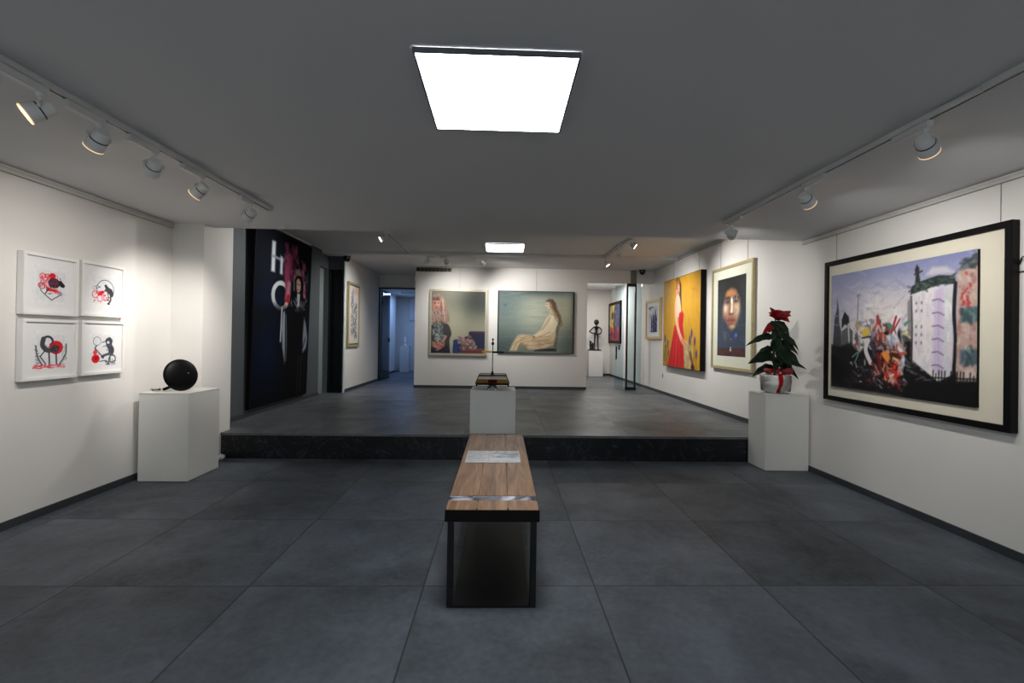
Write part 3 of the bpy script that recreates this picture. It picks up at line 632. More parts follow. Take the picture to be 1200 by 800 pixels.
# ------------------------------------------------------------------ dark face print
def art_face():
    a = Art(.85, 1.205, 100, (30, 34, 36), 7)
    for v in range(a.H):
        t = v / a.H; a.a[v] = np.array((30, 34, 34)) * (1 - t) + np.array((58, 72, 96)) * t
    a.strokes(120, (0, 1, .5, .9), [(60, 76, 102), (76, 90, 112), (46, 56, 78)], .12, .03, .2, .6, .3)
    a.poly([(.16, .16), (.40, .06), (.62, .06), (.84, .17), (.86, .40), (.78, .30), (.5, .22), (.26, .28), (.17, .44)], (24, 24, 24), soft=5)
    a.poly([(.25, .28), (.36, .17), (.5, .14), (.66, .17), (.79, .28), (.80, .42), (.75, .54), (.64, .63), (.55, .67), (.45, .65), (.33, .56), (.25, .42)], (150, 112, 92), soft=4, smooth=False)
    a.glow(.46, .20, .17, .055, (196, 124, 66), .85); a.glow(.30, .40, .10, .12, (246, 222, 200), .9); a.glow(.70, .40, .11, .14, (236, 206, 172), .9); a.glow(.26, .47, .07, .09, (196, 108, 84), .5)
    a.line([(.30, .265), (.40, .255), (.47, .275)], .035, (40, 30, 28), soft=2); a.line([(.58, .275), (.66, .255), (.76, .275)], .035, (44, 34, 32), soft=2)
    a.ell(.38, .305, .095, .034, (72, 58, 58), soft=3.5); a.ell(.68, .305, .09, .034, (80, 66, 64), soft=3.5); a.ell(.385, .31, .026, .013, (20, 18, 22), soft=1.2); a.ell(.68, .31, .026, .013, (22, 20, 24), soft=1.2)
    a.line([(.525, .29), (.53, .37), (.52, .44)], .075, (246, 232, 212), soft=2.5); a.line([(.47, .33), (.455, .42), (.46, .45)], .035, (128, 84, 66), soft=2, alpha=.8); a.ell(.505, .462, .075, .02, (112, 60, 46), soft=1.5); a.ell(.52, .44, .04, .018, (240, 214, 190), soft=1.5)
    a.line([(.37, .545), (.46, .53), (.50, .536), (.54, .53), (.63, .545)], .026, (140, 62, 50), soft=1.2); a.line([(.38, .552), (.62, .552)], .010, (70, 30, 28)); a.ell(.5, .572, .09, .017, (160, 82, 66), soft=1.2); a.line([(.42, .595), (.58, .595)], .018, (96, 58, 46), soft=1.5); a.glow(.56, .625, .09, .035, (224, 186, 140), .8); a.glow(.36, .50, .05, .06, (120, 70, 56), .5)
    a.strokes(30, (.28, .76, .24, .62), [(236, 212, 186), (190, 110, 76), (150, 112, 96), (110, 78, 70)], .06, .014, 1.2, .6, .4)
    a.ell(.66, .745, .055, .045, (64, 76, 160)); a.ell(.69, .73, .025, .03, (116, 126, 200)); a.ring(.30, .74, .06, .010, (96, 120, 122)); a.ell(.52, .78, .025, .018, (120, 112, 80)); a.line([(.26, .70), (.32, .82)], .012, (104, 116, 110))
    a.poly([(0, .905), (1, .89), (1, 1), (0, 1)], (76, 42, 46), soft=2); a.strokes(30, (0, 1, .91, 1), [(96, 52, 54), (54, 32, 38)], .1, .02, 0, .2, .6)
    a.ell(.5, .925, .032, .032, (206, 192, 178)); a.ell(.5, .893, .018, .018, (214, 198, 184)); a.line([(.5, .94), (.5, .975)], .028, (40, 26, 30))
    a.line([(0, .245), (1, .235)], .006, (76, 80, 78), alpha=.5)  # faint line painted over the print as a reflection in its glazing
    return a
picture('framed_print', 'tall framed print of a glowing face on a dark ground behind the potted plant', 'painting', 'right', (XR, 6.84, 1.825), 1.24, 1.60, .05, M['gold'], .035, art_face(), M['photo'], 'glowing face on dark blue', .85, 1.205, mat('pale_green_mat', (206, 208, 190), .85, var=.02), aoff=(.0, .01), lip=(.012, .006), recess=.016, wires=(-.40, .40), ztop=3.08)

# ------------------------------------------------------------------ small oak framed print
def art_small():
    a = Art(.62, .60, 60, (206, 208, 212), 9)
    a.strokes(50, (0, 1, 0, 1), [(180, 184, 196), (214, 214, 214), (150, 156, 176)], .15, .03, .1, .5, .5)
    for u, t in ((.35, .3), (.5, .18), (.62, .34), (.75, .08), (.86, .3)): a.poly([(u - .07, 1), (u - .06, t + .2), (u, t), (u + .06, t + .2), (u + .07, 1)], (56, 60, 92))
    a.strokes(90, (.25, .95, .3, 1), [(40, 44, 76), (110, 116, 150), (24, 26, 50), (190, 194, 206)], .06, .025, 1.4, .5, .75, clip=lambda u, v: v > .55 - .3 * u)
    for v in (.1, .3, .36, .42): a.line([(.03, v), (.3, v + .02)], .02, (90, 96, 120), alpha=.8)
    a.poly([(.0, .02), (.5, .0), (.5, .05), (0, .1)], (70, 74, 104), alpha=.7)
    return a
picture('framed_print', 'small light oak framed print in navy ink beside the glass door', 'painting', 'right', (XR, 10.42, 1.945), 1.02, .92, .05, M['oak'], .062, art_small(), M['print'], 'navy ink drawing', .62, .58, M['paper'], recess=.02, artname='print')

# ------------------------------------------------------------------ left wall: four white framed prints
RED, INK, PINK = (206, 34, 44), (54, 54, 62), (216, 96, 116)
def sheet(seed):
    a = Art(.285, .31, 110, (222, 222, 222), seed); a.poly([(.1, .12), (.92, .12), (.92, .9), (.1, .9)], (212, 214, 216), soft=2, alpha=.8); return a
def art_p1():   # lion-like beast with a red sun
    a = sheet(11); a.line([(.22, .62), (.28, .68), (.53, .86), (.80, .70)], .022, INK, smooth=False)
    a.strokes(60, (.22, .5, .22, .55), [PINK, RED, (230, 150, 160)], .10, .022, .6, 1.2, .8); a.ring(.27, .27, .07, .02, PINK); a.ring(.40, .26, .05, .02, RED); a.ring(.26, .52, .08, .02, (70, 60, 66)); a.ring(.22, .5, .06, .02, PINK)
    a.ell(.55, .24, .09, .075, RED); a.ell(.60, .42, .17, .14, (66, 52, 62)); a.strokes(40, (.46, .76, .32, .54), [(40, 36, 44), (110, 60, 84), (90, 80, 90), (160, 40, 60)], .07, .016, .8, 1.0, .8, clip=lambda u, v: (u - .6) ** 2 + (v - .42) ** 2 < .03)
    a.poly([(.70, .36), (.80, .34), (.92, .46), (.88, .52), (.78, .5)], (40, 40, 44)); a.line([(.76, .28), (.80, .36)], .02, INK); a.line([(.68, .22), (.70, .29)], .02, PINK)
    a.poly([(.36, .52), (.54, .56), (.70, .58), (.72, .66), (.5, .64), (.38, .64)], (206, 54, 54)); a.strokes(14, (.62, .86, .6, .7), [RED, PINK, (150, 120, 150)], .08, .02, .6, .5, .8); a.strokes(6, (.42, .56, .69, .71), [INK], .03, .012, 0, .2, .9); a.line([(.44, .58), (.36, .70)], .03, INK); return a
def art_p2():   # dark bird crouching in a ring, red blossoms
    a = sheet(12); a.ring(.60, .47, .31, .02, (74, 72, 92), 170, 395); a.ring(.60, .47, .31, .014, (100, 98, 108), 165, 180)
    a.poly([(.56, .34), (.62, .30), (.70, .38), (.84, .44), (.90, .58), (.84, .66), (.76, .60), (.64, .52), (.54, .50), (.60, .44)], (60, 60, 64), smooth=True); a.strokes(40, (.58, .86, .34, .62), [(40, 40, 46), (96, 96, 100), (76, 76, 80)], .05, .012, .8, .8, .7, clip=lambda u, v: abs(v - .3 - .75 * (u - .5)) < .12)
    a.line([(.78, .60), (.80, .74), (.73, .84)], .05, (64, 64, 68)); a.line([(.68, .56), (.72, .72), (.64, .76)], .03, INK); a.ell(.72, .86, .05, .03, (60, 60, 64)); a.ring(.72, .72, .06, .02, (150, 70, 84))
    a.ell(.42, .58, .085, .07, RED); a.ell(.50, .54, .05, .05, (186, 24, 40)); a.ring(.24, .62, .10, .022, RED); a.ring(.40, .72, .09, .02, PINK); a.ring(.55, .68, .08, .02, PINK); a.strokes(30, (.18, .6, .5, .82), [RED, PINK, (232, 150, 156)], .08, .018, .4, 1.2, .8)
    a.ring(.30, .40, .05, .018, (120, 116, 130)); a.ring(.21, .44, .05, .014, (170, 120, 130)); a.ell(.39, .40, .03, .03, (110, 100, 124)); return a
def art_p3():   # long necked beast before a red disc
    a = sheet(13); a.ell(.68, .44, .20, .185, RED)
    a.ring(.44, .29, .14, .06, INK, 150, 350); a.line([(.32, .22), (.30, .38), (.42, .50), (.60, .50), (.70, .48)], .13, (72, 70, 74)); a.ell(.66, .46, .12, .1, (64, 58, 64)); a.strokes(50, (.32, .76, .36, .56), [(46, 46, 50), (110, 108, 112), (80, 78, 82)], .04, .012, .3, .9, .8, clip=lambda u, v: abs(v - .47) < .09)
    a.line([(.36, .52), (.24, .66), (.40, .86)], .03, INK, smooth=False); a.line([(.48, .56), (.50, .86)], .04, INK); a.line([(.68, .55), (.70, .86)], .04, INK); a.line([(.58, .3), (.50, .36)], .03, INK)
    a.line([(.12, .40), (.16, .64), (.30, .88)], .045, (96, 100, 102)); a.line([(.97, .36), (.96, .62), (.80, .86)], .045, (96, 104, 106)); a.strokes(40, (.10, .24, .36, .86), [(120, 124, 126), (70, 74, 78)], .05, .014, .5, .8, .8, clip=lambda u, v: abs(u - .11 - .25 * (v - .4) ** 1.0 * .9) < .06); a.strokes(30, (.84, 1, .36, .8), [(120, 128, 126), (70, 78, 78)], .05, .014, 2.2, .8, .8)
    a.strokes(60, (.04, .94, .87, .96), [RED, (226, 90, 96), PINK], .08, .018, 0, .3, .8); return a
def art_p4():   # upright bird playing with a red drum
    a = sheet(14); a.ring(.30, .30, .13, .02, (120, 118, 122)); a.line([(.28, .44), (.24, .50), (.36, .62), (.45, .70)], .035, INK); a.line([(.24, .50), (.22, .58)], .02, INK)
    a.poly([(.60, .26), (.74, .18), (.86, .28), (.84, .40), (.92, .52), (.90, .66), (.74, .66), (.70, .54), (.64, .44)], (64, 68, 78), smooth=True); a.ell(.70, .34, .05, .045, (206, 206, 208)); a.line([(.62, .30), (.48, .34)], .025, INK); a.line([(.62, .42), (.52, .46)], .02, INK)
    a.strokes(50, (.64, .92, .24, .66), [(44, 48, 60), (104, 108, 118), (80, 84, 96)], .05, .014, 1.0, .6, .7, clip=lambda u, v: abs(u - .66 - .35 * (v - .3)) < .1)
    a.line([(.48, .74), (.70, .68), (.86, .70)], .08, (84, 84, 90)); a.ell(.52, .76, .035, .05, (60, 60, 66)); a.ring(.86, .82, .12, .04, (80, 82, 90)); a.line([(.40, .88), (.60, .86), (.72, .92), (.66, .98)], .025, INK, smooth=False); a.line([(.78, .78), (.70, .98)], .03, INK); a.strokes(20, (.6, .98, .84, 1), [INK, (110, 110, 116)], .06, .016, .4, .8, .8)
    a.ell(.26, .80, .14, .13, RED); a.ell(.24, .62, .07, .07, (214, 50, 58)); a.ell(.28, .78, .06, .06, (170, 20, 34)); a.ring(.30, .64, .06, .02, PINK); return a
GP = 'four square prints in white box frames'
for lab, y, z, h, fn in (('upper left white framed print of the four, beast with a red sun', 3.715, 1.815, .475, art_p1), ('upper right white framed print of the four, dark bird in a ring with red blossoms', 4.185, 1.825, .475, art_p2),
                         ('lower left white framed print of the four, long necked beast before a red disc', 3.718, 1.31, .475, art_p3), ('lower right white framed print of the four, bird beside a red drum', 4.196, 1.315, .475, art_p4)):
    picture('framed_print', lab, 'picture', 'left', (XL, y, z), .445, h, .055, M['frame_white'], .026, fn(), M['print'], 'red and black ink creature', .30, .33, M['paper'], recess=.016, group=GP, side=M['frame_white'], artname='print', aoff=(-.005, -.005))
single('red_dot', lathe(NB(), [(0, 0), (.008, 0), (.008, .002), (0, .003)], 16, axis_mtx((XL, 4.42, 1.583), (1, 0, 0))), M['ribbon'], 'tiny red dot sticker on the white wall beside the four prints', 'sticker', loc=(XL, 4.42, 1.583))

# ------------------------------------------------------------------ big dark portrait poster on the dark wall
def art_poster():
    a = Art(1.84, 2.60, 150, (9, 11, 17), 15)
    a.glow(.22, .72, .25, .35, (11, 20, 44), .9); a.glow(.2, .35, .2, .3, (14, 20, 30), .7)
    a.poly([(.24, .10), (.30, .10), (.30, .38), (.24, .38)], (172, 178, 184), soft=2.2); a.poly([(.24, .225), (.44, .235), (.44, .26), (.24, .25)], (120, 126, 134), soft=2); a.poly([(.385, .21), (.43, .22), (.43, .385), (.385, .38)], (166, 172, 180), soft=2.2)
    a.ring(.42, .585, .135, .055, (170, 176, 176), ry=.17)
    a.strokes(90, (.46, .72, .08, .40), [(120, 50, 84), (150, 76, 104), (70, 30, 60), (96, 40, 70), (30, 16, 30)], .10, .03, 1.4, .5, .7); a.line([(.56, .2), (.52, .38), (.54, .52), (.53, .62)], .10, (118, 50, 72), soft=2.5); a.line([(.56, .45), (.54, .60)], .07, (160, 104, 118), soft=2.5); a.line([(.55, .58), (.53, .65)], .06, (150, 30, 46), soft=1.5); a.ell(.52, .66, .03, .03, (200, 170, 150))
    a.line([(.84, .22), (.82, .36), (.87, .48), (.86, .58)], .055, (150, 64, 92), soft=2); a.line([(.85, .44), (.87, .55)], .035, (206, 140, 160), soft=1.5); a.strokes(20, (.8, .9, .2, .56), [(120, 60, 90), (180, 120, 140)], .07, .02, 1.4, .4, .6); a.glow(.92, .36, .03, .12, (70, 74, 78), .7)
    a.poly([(.68, .30), (.76, .27), (.80, .34), (.70, .38)], (150, 140, 120), soft=2); a.line([(.66, .36), (.66, .5)], .035, (150, 136, 110), soft=2, alpha=.8)
    a.poly([(.68, .52), (.66, .40), (.71, .345), (.80, .35), (.845, .42), (.84, .54), (.90, .60), (.96, 1.0), (.42, 1.0), (.56, .70), (.62, .58)], (10, 11, 14), soft=2)
    a.poly([(.70, .40), (.745, .375), (.785, .42), (.785, .48), (.75, .52), (.71, .50)], (220, 186, 176), soft=1.2, smooth=True); a.ell(.725, .435, .016, .008, (50, 30, 34)); a.ell(.765, .44, .014, .007, (50, 30, 34)); a.ell(.74, .49, .018, .009, (180, 30, 50))
    a.poly([(.72, .53), (.78, .53), (.775, .66), (.72, .68)], (196, 198, 206), soft=1.5); a.strokes(26, (.60, .92, .58, .72), [(120, 122, 134), (60, 60, 70), (170, 172, 184)], .05, .016, 1.2, .8, .6); a.line([(.66, .61), (.78, .72)], .012, (150, 150, 160)); a.line([(.82, .60), (.74, .72)], .012, (140, 140, 152))
    return a
def add_lower(a):
    # long robe edges in the lower half of the poster
    b = Art(a.wm, a.hm, a.W, (0, 0, 0)); return a
po = art_poster()
# squeeze the upper composition into the top two thirds of the sheet, robe below
src = po.a.copy(); H0 = po.H; po.a[:] = (8, 10, 16)
top = int(H0 * .47); idx = (np.linspace(0, H0 * .74, top)).astype(int); po.a[:top] = src[idx]
for _k in range(po.H):
    if _k >= top: po.a[_k] = po.a[top - 1, 3] * 0 + np.array((9, 11, 17))
po.a[top - 14:top] = po.a[top - 14:top] * np.linspace(1, 0, 14)[:, None, None] + np.array((9, 11, 17)) * np.linspace(0, 1, 14)[:, None, None]
po.glow(.22, .72, .22, .3, (10, 20, 46), .8)
po.poly([(.56, .47), (.90, .47), (.97, .80), (.90, 1.0), (.5, 1.0), (.5, .75)], (9, 10, 13), soft=3)
po.poly([(.47, .46), (.50, .46), (.52, .62), (.53, .78), (.48, .68), (.455, .56)], (130, 138, 150), soft=1.5); po.line([(.445, .44), (.44, .64)], .018, (176, 182, 190)); po.line([(.52, .48), (.545, .62), (.55, .76)], .014, (86, 92, 102))
po.poly([(.885, .48), (.93, .53), (.975, .62), (.95, .69), (.88, .72), (.87, .60)], (122, 124, 140), soft=1.8); po.line([(.87, .70), (.93, .62)], .02, (60, 62, 76)); po.line([(.80, .74), (.79, .98)], .03, (30, 32, 38), alpha=.8); po.line([(.86, .74), (.85, .97)], .02, (40, 42, 48), alpha=.8)
picture('portrait_poster', 'tall unframed dark portrait of a woman in black robes on the dark wall', 'poster', 'left', (-3.487, 7.33, 1.72), 1.86, 2.62, .055, None, 0, po, M['print'], 'woman in black before white letters', tilt=.022)

# ------------------------------------------------------------------ passage picture
def art_passage():
    a = Art(.62, 1.22, 60, (206, 200, 184), 17)
    a.strokes(50, (.2, .8, .05, .95), [(216, 208, 190), (190, 190, 196), (226, 216, 206)], .2, .04, 1.2, .6, .5); a.strokes(30, (.2, .5, .08, .3), [(120, 110, 140), (150, 144, 160)], .15, .04, 1.4, .4, .7); a.strokes(20, (.5, .9, .05, .15), [(216, 170, 160)], .2, .03, 0, .3, .7)
    a.strokes(130, (.2, .8, .3, .9), [(66, 66, 78), (110, 110, 122), (40, 40, 46), (150, 150, 160), (96, 100, 130)], .10, .04, 1.2, .8, .75); return a
picture('framed_painting', 'narrow looking cream framed painting on the wall of the left passage', 'painting', 'left', (-3.20, 9.87, 1.905), .74, 1.36, .05, M['gold'], .05, art_passage(), M['art'], 'grey ink marks on cream', .64, 1.26, side=M['blackframe'], recess=.012)

# ------------------------------------------------------------------ central wall: woman with a scarf
def art_woman():
    a = Art(1.22, 1.40, 130, (148, 148, 128), 19)
    a.glow(.95, .12, .55, .36, (48, 54, 50), .97, 2.4); a.glow(.40, .62, .26, .36, (172, 170, 146), .8); a.glow(.0, .1, .35, .2, (96, 96, 84), .6)
    a.poly([(.70, .66), (.74, .64), (1.01, .64), (1.01, 1.0), (.55, 1.0), (.60, .86), (.70, .78)], (40, 46, 70), soft=1); a.line([(.71, .655), (1, .655)], .022, (92, 46, 46)); a.poly([(.55, .935), (1.01, .92), (1.01, 1.01), (.55, 1.01)], (104, 58, 52)); a.line([(.56, .945), (1, .93)], .012, (140, 90, 78))
    a.poly([(.42, .80), (.47, .775), (.55, .79), (.57, .86), (.54, 1.0), (.41, 1.0)], (42, 58, 102), smooth=True); a.strokes(20, (.42, .55, .8, 1), [(52, 72, 124), (30, 42, 80)], .05, .014, 1.4, .3, .5)
    a.poly([(.49, .72), (.60, .74), (.73, .70), (.80, .80), (.87, .92), (.72, .95), (.60, .94)], (112, 88, 86)); a.strokes(130, (.50, .86, .72, .94), [(198, 180, 172), (48, 34, 44), (140, 76, 78), (180, 160, 152), (64, 50, 66)], .028, .011, .9, 1.0, .85, clip=lambda u, v: .715 + .25 * abs(u - .66) < v < .94 and v > .70 + (u - .72) * 1.4)
    for k in range(4): a.line([(.50 + k * .033, .72 + k * .004), (.59 + k * .03, .85)], .009, (190, 150, 150))
    # figure
    a.poly([(.0, .56), (.10, .47), (.24, .48), (.33, .55), (.36, .70), (.34, .80), (.36, 1.0), (0, 1.0)], (58, 58, 62)); a.strokes(40, (.2, .36, .52, .8), [(84, 78, 80), (44, 44, 48), (70, 66, 68)], .05, .012, 1.2, .6, .5, clip=lambda u, v: u < .33)
    a.poly([(.04, .50), (.20, .50), (.22, .76), (.05, .78)], (84, 94, 94)); a.strokes(90, (.03, .21, .50, .78), [(150, 160, 158), (40, 46, 50), (112, 120, 116), (70, 76, 78), (176, 180, 174)], .035, .011, 1.2, .9, .75)
    a.strokes(30, (.05, .24, .70, .82), [(176, 186, 180), (54, 62, 64), (120, 132, 124)], .05, .014, .6, .6, .8)
    a.line([(.30, .60), (.325, .70), (.25, .78)], .10, (64, 60, 62)); a.line([(.27, .73), (.22, .81)], .045, (176, 132, 118))
    a.poly([(.02, .12), (.06, .05), (.15, .035), (.23, .10), (.29, .24), (.33, .38), (.345, .50), (.26, .52), (.20, .47), (.12, .50), (.02, .46)], (150, 122, 110), smooth=False, soft=1.5)
    a.strokes(200, (.02, .34, .05, .52), [(196, 168, 152), (130, 98, 90), (172, 144, 130), (98, 70, 68), (214, 190, 172)], .06, .008, 1.35, .35, .6, clip=lambda u, v: u < .17 + .36 * v and v > .05 + max(0, u - .14) * .6)
    a.line([(.20, .14), (.23, .30), (.25, .48)], .020, (206, 180, 160), alpha=.7); a.line([(.17, .18), (.185, .34)], .014, (92, 66, 64), alpha=.8)
    a.ell(.095, .215, .072, .095, (176, 122, 104), soft=1.5); a.glow(.12, .20, .035, .06, (214, 164, 140), .8); a.ell(.075, .12, .065, .035, (110, 74, 70), soft=1.5); a.strokes(14, (.03, .15, .09, .15), [(150, 110, 100), (84, 54, 54)], .03, .01, .3, .6, .8)
    a.ell(.062, .19, .018, .010, (60, 38, 38)); a.ell(.125, .19, .016, .009, (70, 44, 42)); a.line([(.095, .195), (.10, .235)], .012, (210, 160, 138)); a.ell(.098, .272, .022, .007, (134, 62, 60)); a.ell(.098, .245, .016, .006, (120, 76, 66))
    a.poly([(.0, .80), (.10, .83), (.24, .81), (.26, .90), (.16, .96), (.04, .90)], (160, 106, 92)); a.strokes(40, (.02, .26, .82, .96), [(190, 134, 116), (96, 56, 52), (150, 98, 86), (206, 156, 136)], .045, .012, .8, .5, .8)
    a.poly([(.0, .92), (.12, .97), (.30, .86), (.36, 1.0), (.36, 1.01), (0, 1.01)], (34, 38, 48), alpha=.9, soft=1.2); return a
picture('framed_painting', 'champagne framed painting of a woman in a long headscarf on the central wall', 'painting', 'back', (-.985, 10.46, 1.80), 1.31, 1.50, .06, M['silverframe'], .045, art_woman(), M['art'], 'woman in a headscarf beside a sofa', 1.22, 1.41, recess=.015, wires=(.02,), ztop=3.04, lip=(.012, .02))

# ------------------------------------------------------------------ central wall: seated figure
def art_seated():
    a = Art(1.70, 1.40, 160, (134, 144, 134), 21)
    a.glow(.06, .1, .38, .4, (70, 88, 90), .9); a.glow(.10, .92, .4, .28, (60, 76, 78), .85); a.glow(.55, .36, .30, .30, (192, 196, 176), .9); a.glow(.88, .4, .14, .3, (180, 178, 148), .85); a.glow(.98, .9, .2, .3, (70, 82, 76), .8); a.glow(.5, -.02, .7, .07, (66, 82, 84), .9); a.glow(1.0, .4, .03, .6, (84, 92, 84), .7)
    a.strokes(200, (0, 1, 0, 1), [(96, 112, 110), (130, 142, 132), (112, 126, 120), (150, 158, 142)], .14, .014, 0, .12, .16); a.ell(.085, .23, .02, .014, (56, 70, 82), alpha=.6, soft=1.5)
    a.poly([(.48, .95), (.56, .93), (.78, .92), (.78, .97), (.48, .975)], (38, 38, 36), soft=1.8)
    a.line([(.82, .44), (.785, .66), (.765, .92)], .035, (96, 96, 80), soft=2, alpha=.8)
    for k in range(12): v = .47 + k * .037; u = .815 - (v - .44) * .11; a.line([(u - .02, v), (u + .014, v + .006)], .008, (66, 68, 58), alpha=.7)
    # draped cloth, soft edged
    a.poly([(.15, .97), (.19, .85), (.24, .75), (.30, .70), (.45, .715), (.58, .72), (.68, .62), (.76, .56), (.77, .70), (.735, .86), (.62, .92), (.48, .945), (.40, .94), (.36, .86), (.30, .84), (.25, .97)], (204, 182, 148), soft=2.5)
    a.strokes(120, (.30, .74, .72, .93), [(206, 184, 146), (164, 136, 104), (194, 168, 130), (150, 122, 92)], .08, .008, -.15, .25, .5, clip=lambda u, v: v < .92 - max(0, u - .55) * .4)
    a.strokes(40, (.18, .34, .72, .93), [(200, 178, 142), (150, 124, 94), (170, 150, 118)], .05, .010, -1.1, .3, .5, clip=lambda u, v: abs(v - (.97 - (u - .16) * 1.7)) < .08 or (u > .26 and v < .82))
    a.poly([(.25, .97), (.275, .87), (.31, .86), (.35, .97)], (116, 122, 102), soft=2)
    a.line([(.20, .95), (.25, .83), (.32, .80)], .012, (136, 112, 84), alpha=.7); a.line([(.31, .84), (.38, .95)], .016, (140, 116, 86), alpha=.7)
    # back, arm, head
    a.poly([(.70, .35), (.765, .33), (.80, .40), (.795, .52), (.75, .64), (.67, .71), (.52, .735), (.475, .71), (.56, .63), (.60, .53), (.635, .43)], (226, 210, 180), soft=2)
    a.glow(.72, .44, .04, .09, (242, 230, 204), .8); a.line([(.76, .42), (.745, .54), (.69, .63)], .05, (220, 204, 172), soft=2.5, alpha=.8); a.line([(.69, .42), (.63, .54), (.585, .62)], .014, (164, 136, 104), soft=1.5, alpha=.7); a.line([(.66, .655), (.56, .70), (.48, .725)], .022, (220, 202, 168), soft=1.5); a.line([(.70, .655), (.62, .70), (.54, .735)], .008, (146, 114, 84), alpha=.8); a.ell(.475, .735, .010, .008, (46, 40, 34))
    a.line([(.685, .25), (.71, .36)], .05, (206, 190, 156), soft=2); a.poly([(.622, .205), (.63, .185), (.66, .155), (.71, .17), (.71, .24), (.685, .28), (.65, .275), (.635, .25)], (224, 208, 178), soft=1.2); a.line([(.638, .203), (.655, .20)], .008, (90, 72, 56)); a.line([(.632, .25), (.648, .25)], .006, (150, 96, 80)); a.glow(.69, .25, .02, .03, (176, 144, 112), .6)
    a.poly([(.625, .155), (.66, .12), (.72, .115), (.765, .18), (.785, .28), (.83, .38), (.86, .54), (.82, .48), (.77, .36), (.735, .30), (.71, .22), (.69, .175), (.655, .165)], (104, 82, 62), soft=1.5); a.strokes(90, (.66, .87, .12, .58), [(80, 60, 44), (146, 118, 88), (116, 92, 68), (160, 136, 104)], .07, .006, 1.1, .2, .7, clip=lambda u, v: abs(u - .69 - .36 * (v - .14)) < .035 and v > .12)
    a.line([(.44, .80), (.60, .79), (.72, .75)], .006, (136, 108, 80), alpha=.7); a.line([(.36, .89), (.52, .87), (.70, .83)], .006, (142, 112, 82), alpha=.7); return a
picture('canvas_painting', 'unframed grey green canvas of a seated figure in profile on the central wall', 'painting', 'back', (.785, 10.46, 1.832), 1.755, 1.425, .045, None, 0, art_seated(), M['art'], 'seated long haired figure in profile', wires=(0.0,), ztop=3.04)

# ------------------------------------------------------------------ back rooms
def art_back():
    a = Art(1.2, 1.1, 60, (190, 170, 70), 23)
    a.poly([(.5, 0), (1, 0), (1, 1), (.6, 1)], (60, 66, 120)); a.poly([(0, .6), (.5, .66), (1, .7), (1, 1), (0, 1)], (170, 44, 66)); a.strokes(60, (0, .6, 0, .7), [(220, 196, 80), (206, 200, 190), (150, 120, 50)], .15, .05, 1.2, .6, .7); a.strokes(40, (0, 1, .6, 1), [(190, 50, 70), (120, 30, 60), (220, 120, 120), (60, 50, 110)], .15, .05, .6, .8, .7); a.line([(.55, .1), (.5, .5), (.56, .9)], .12, (26, 24, 30)); a.ell(.3, .3, .12, .1, (60, 60, 60)); a.ell(.2, .8, .1, .06, (60, 20, 40)); return a
picture('framed_painting', 'black framed yellow and red painting seen through the glass door', 'painting', 'right', (XR, 14.0, 1.99), 1.46, 1.27, .05, M['blackframe'], .085, art_back(), M['art'], 'yellow, red and blue abstract', 1.28, 1.09, recess=.012)
def art_pale():
    a = Art(.6, .68, 24, (206, 208, 214), 25); a.strokes(20, (.2, .8, .2, .8), [(190, 194, 206), (214, 214, 220)], .2, .06, 1, .6, .6); return a
picture('framed_print', 'white framed picture on the wall of the blue lit side room', 'picture', 'back', (-2.80, 15.75, 2.42), .66, .80, .07, M['frame_white'], .05, art_pale(), M['print'], 'pale drawing', .56, .7, recess=.014, artname='print')

# ================================================================== PEDESTALS
def pedestal(label, x0, x1, y0, y1, z0, z1, group='white display pedestals'):
    t = thing('pedestal', label, 'pedestal', ((x0 + x1) / 2, (y0 + y1) / 2, z0), group=group)
    mk('body', box(NB(), x0, x1, y0, y1, z0 + .004, z1 - .012, .004), M['white'], t)
    mk('top', box(NB(), x0 - .001, x1 + .001, y0 - .001, y1 + .001, z1 - .012, z1, .003), M['white'], t); return t
pedestal('white pedestal beneath the round black disc sculpture by the left wall', -3.525, -3.045, 4.565, 5.055, 0, .867)
pedestal('white pedestal beneath the potted plant by the right wall', 2.995, 3.497, 5.07, 5.428, 0, .865)
pedestal('white pedestal on the step edge behind the bench, carrying the metal box sculpture', -.362, .182, 5.475, 5.96, ZP, .822)
pedestal('far white pedestal beneath the black iron figure in the room behind the glass door', 2.74, 3.19, 14.18, 14.62, ZP, 1.11)
pedestal('slim pedestal in the blue lit side room', -3.31, -3.01, 15.0, 15.3, ZP, 1.165)

# ================================================================== SCULPTURES
# round black disc with a peg leg
t = thing('disc_sculpture', 'glossy round black disc sculpture leaning on a peg, on the left pedestal', 'sculpture', (-3.26, 4.74, .867))
n = Vector((.88, -.44, .20)).normalized(); c = Vector((-3.258, 4.755, 1.028))
bm = NB(); lathe(bm, [(0, -.012), (.08, -.012), (.135, -.010), (.158, -.006), (.163, .002), (.160, .010), (.14, .020), (.10, .031), (.05, .037), (0, .039)], 48, axis_mtx(c, n))
mk('disc', bm, M['gloss'], t, smooth=50)
bm = NB(); tube(bm, spline([(-3.315, 4.80, .945), (-3.37, 4.745, .902), (-3.408, 4.72, .882)], 6), .0145, 10)
mk('peg', bm, M['gloss'], t, smooth=50)
bm = NB(); ball(bm, c + n * .036 + Vector((.03, .035, .012)), .006); mk('highlight_bead', bm, M['chrome'], t, smooth=60)  # chrome bead added to stand for the small highlight on the disc
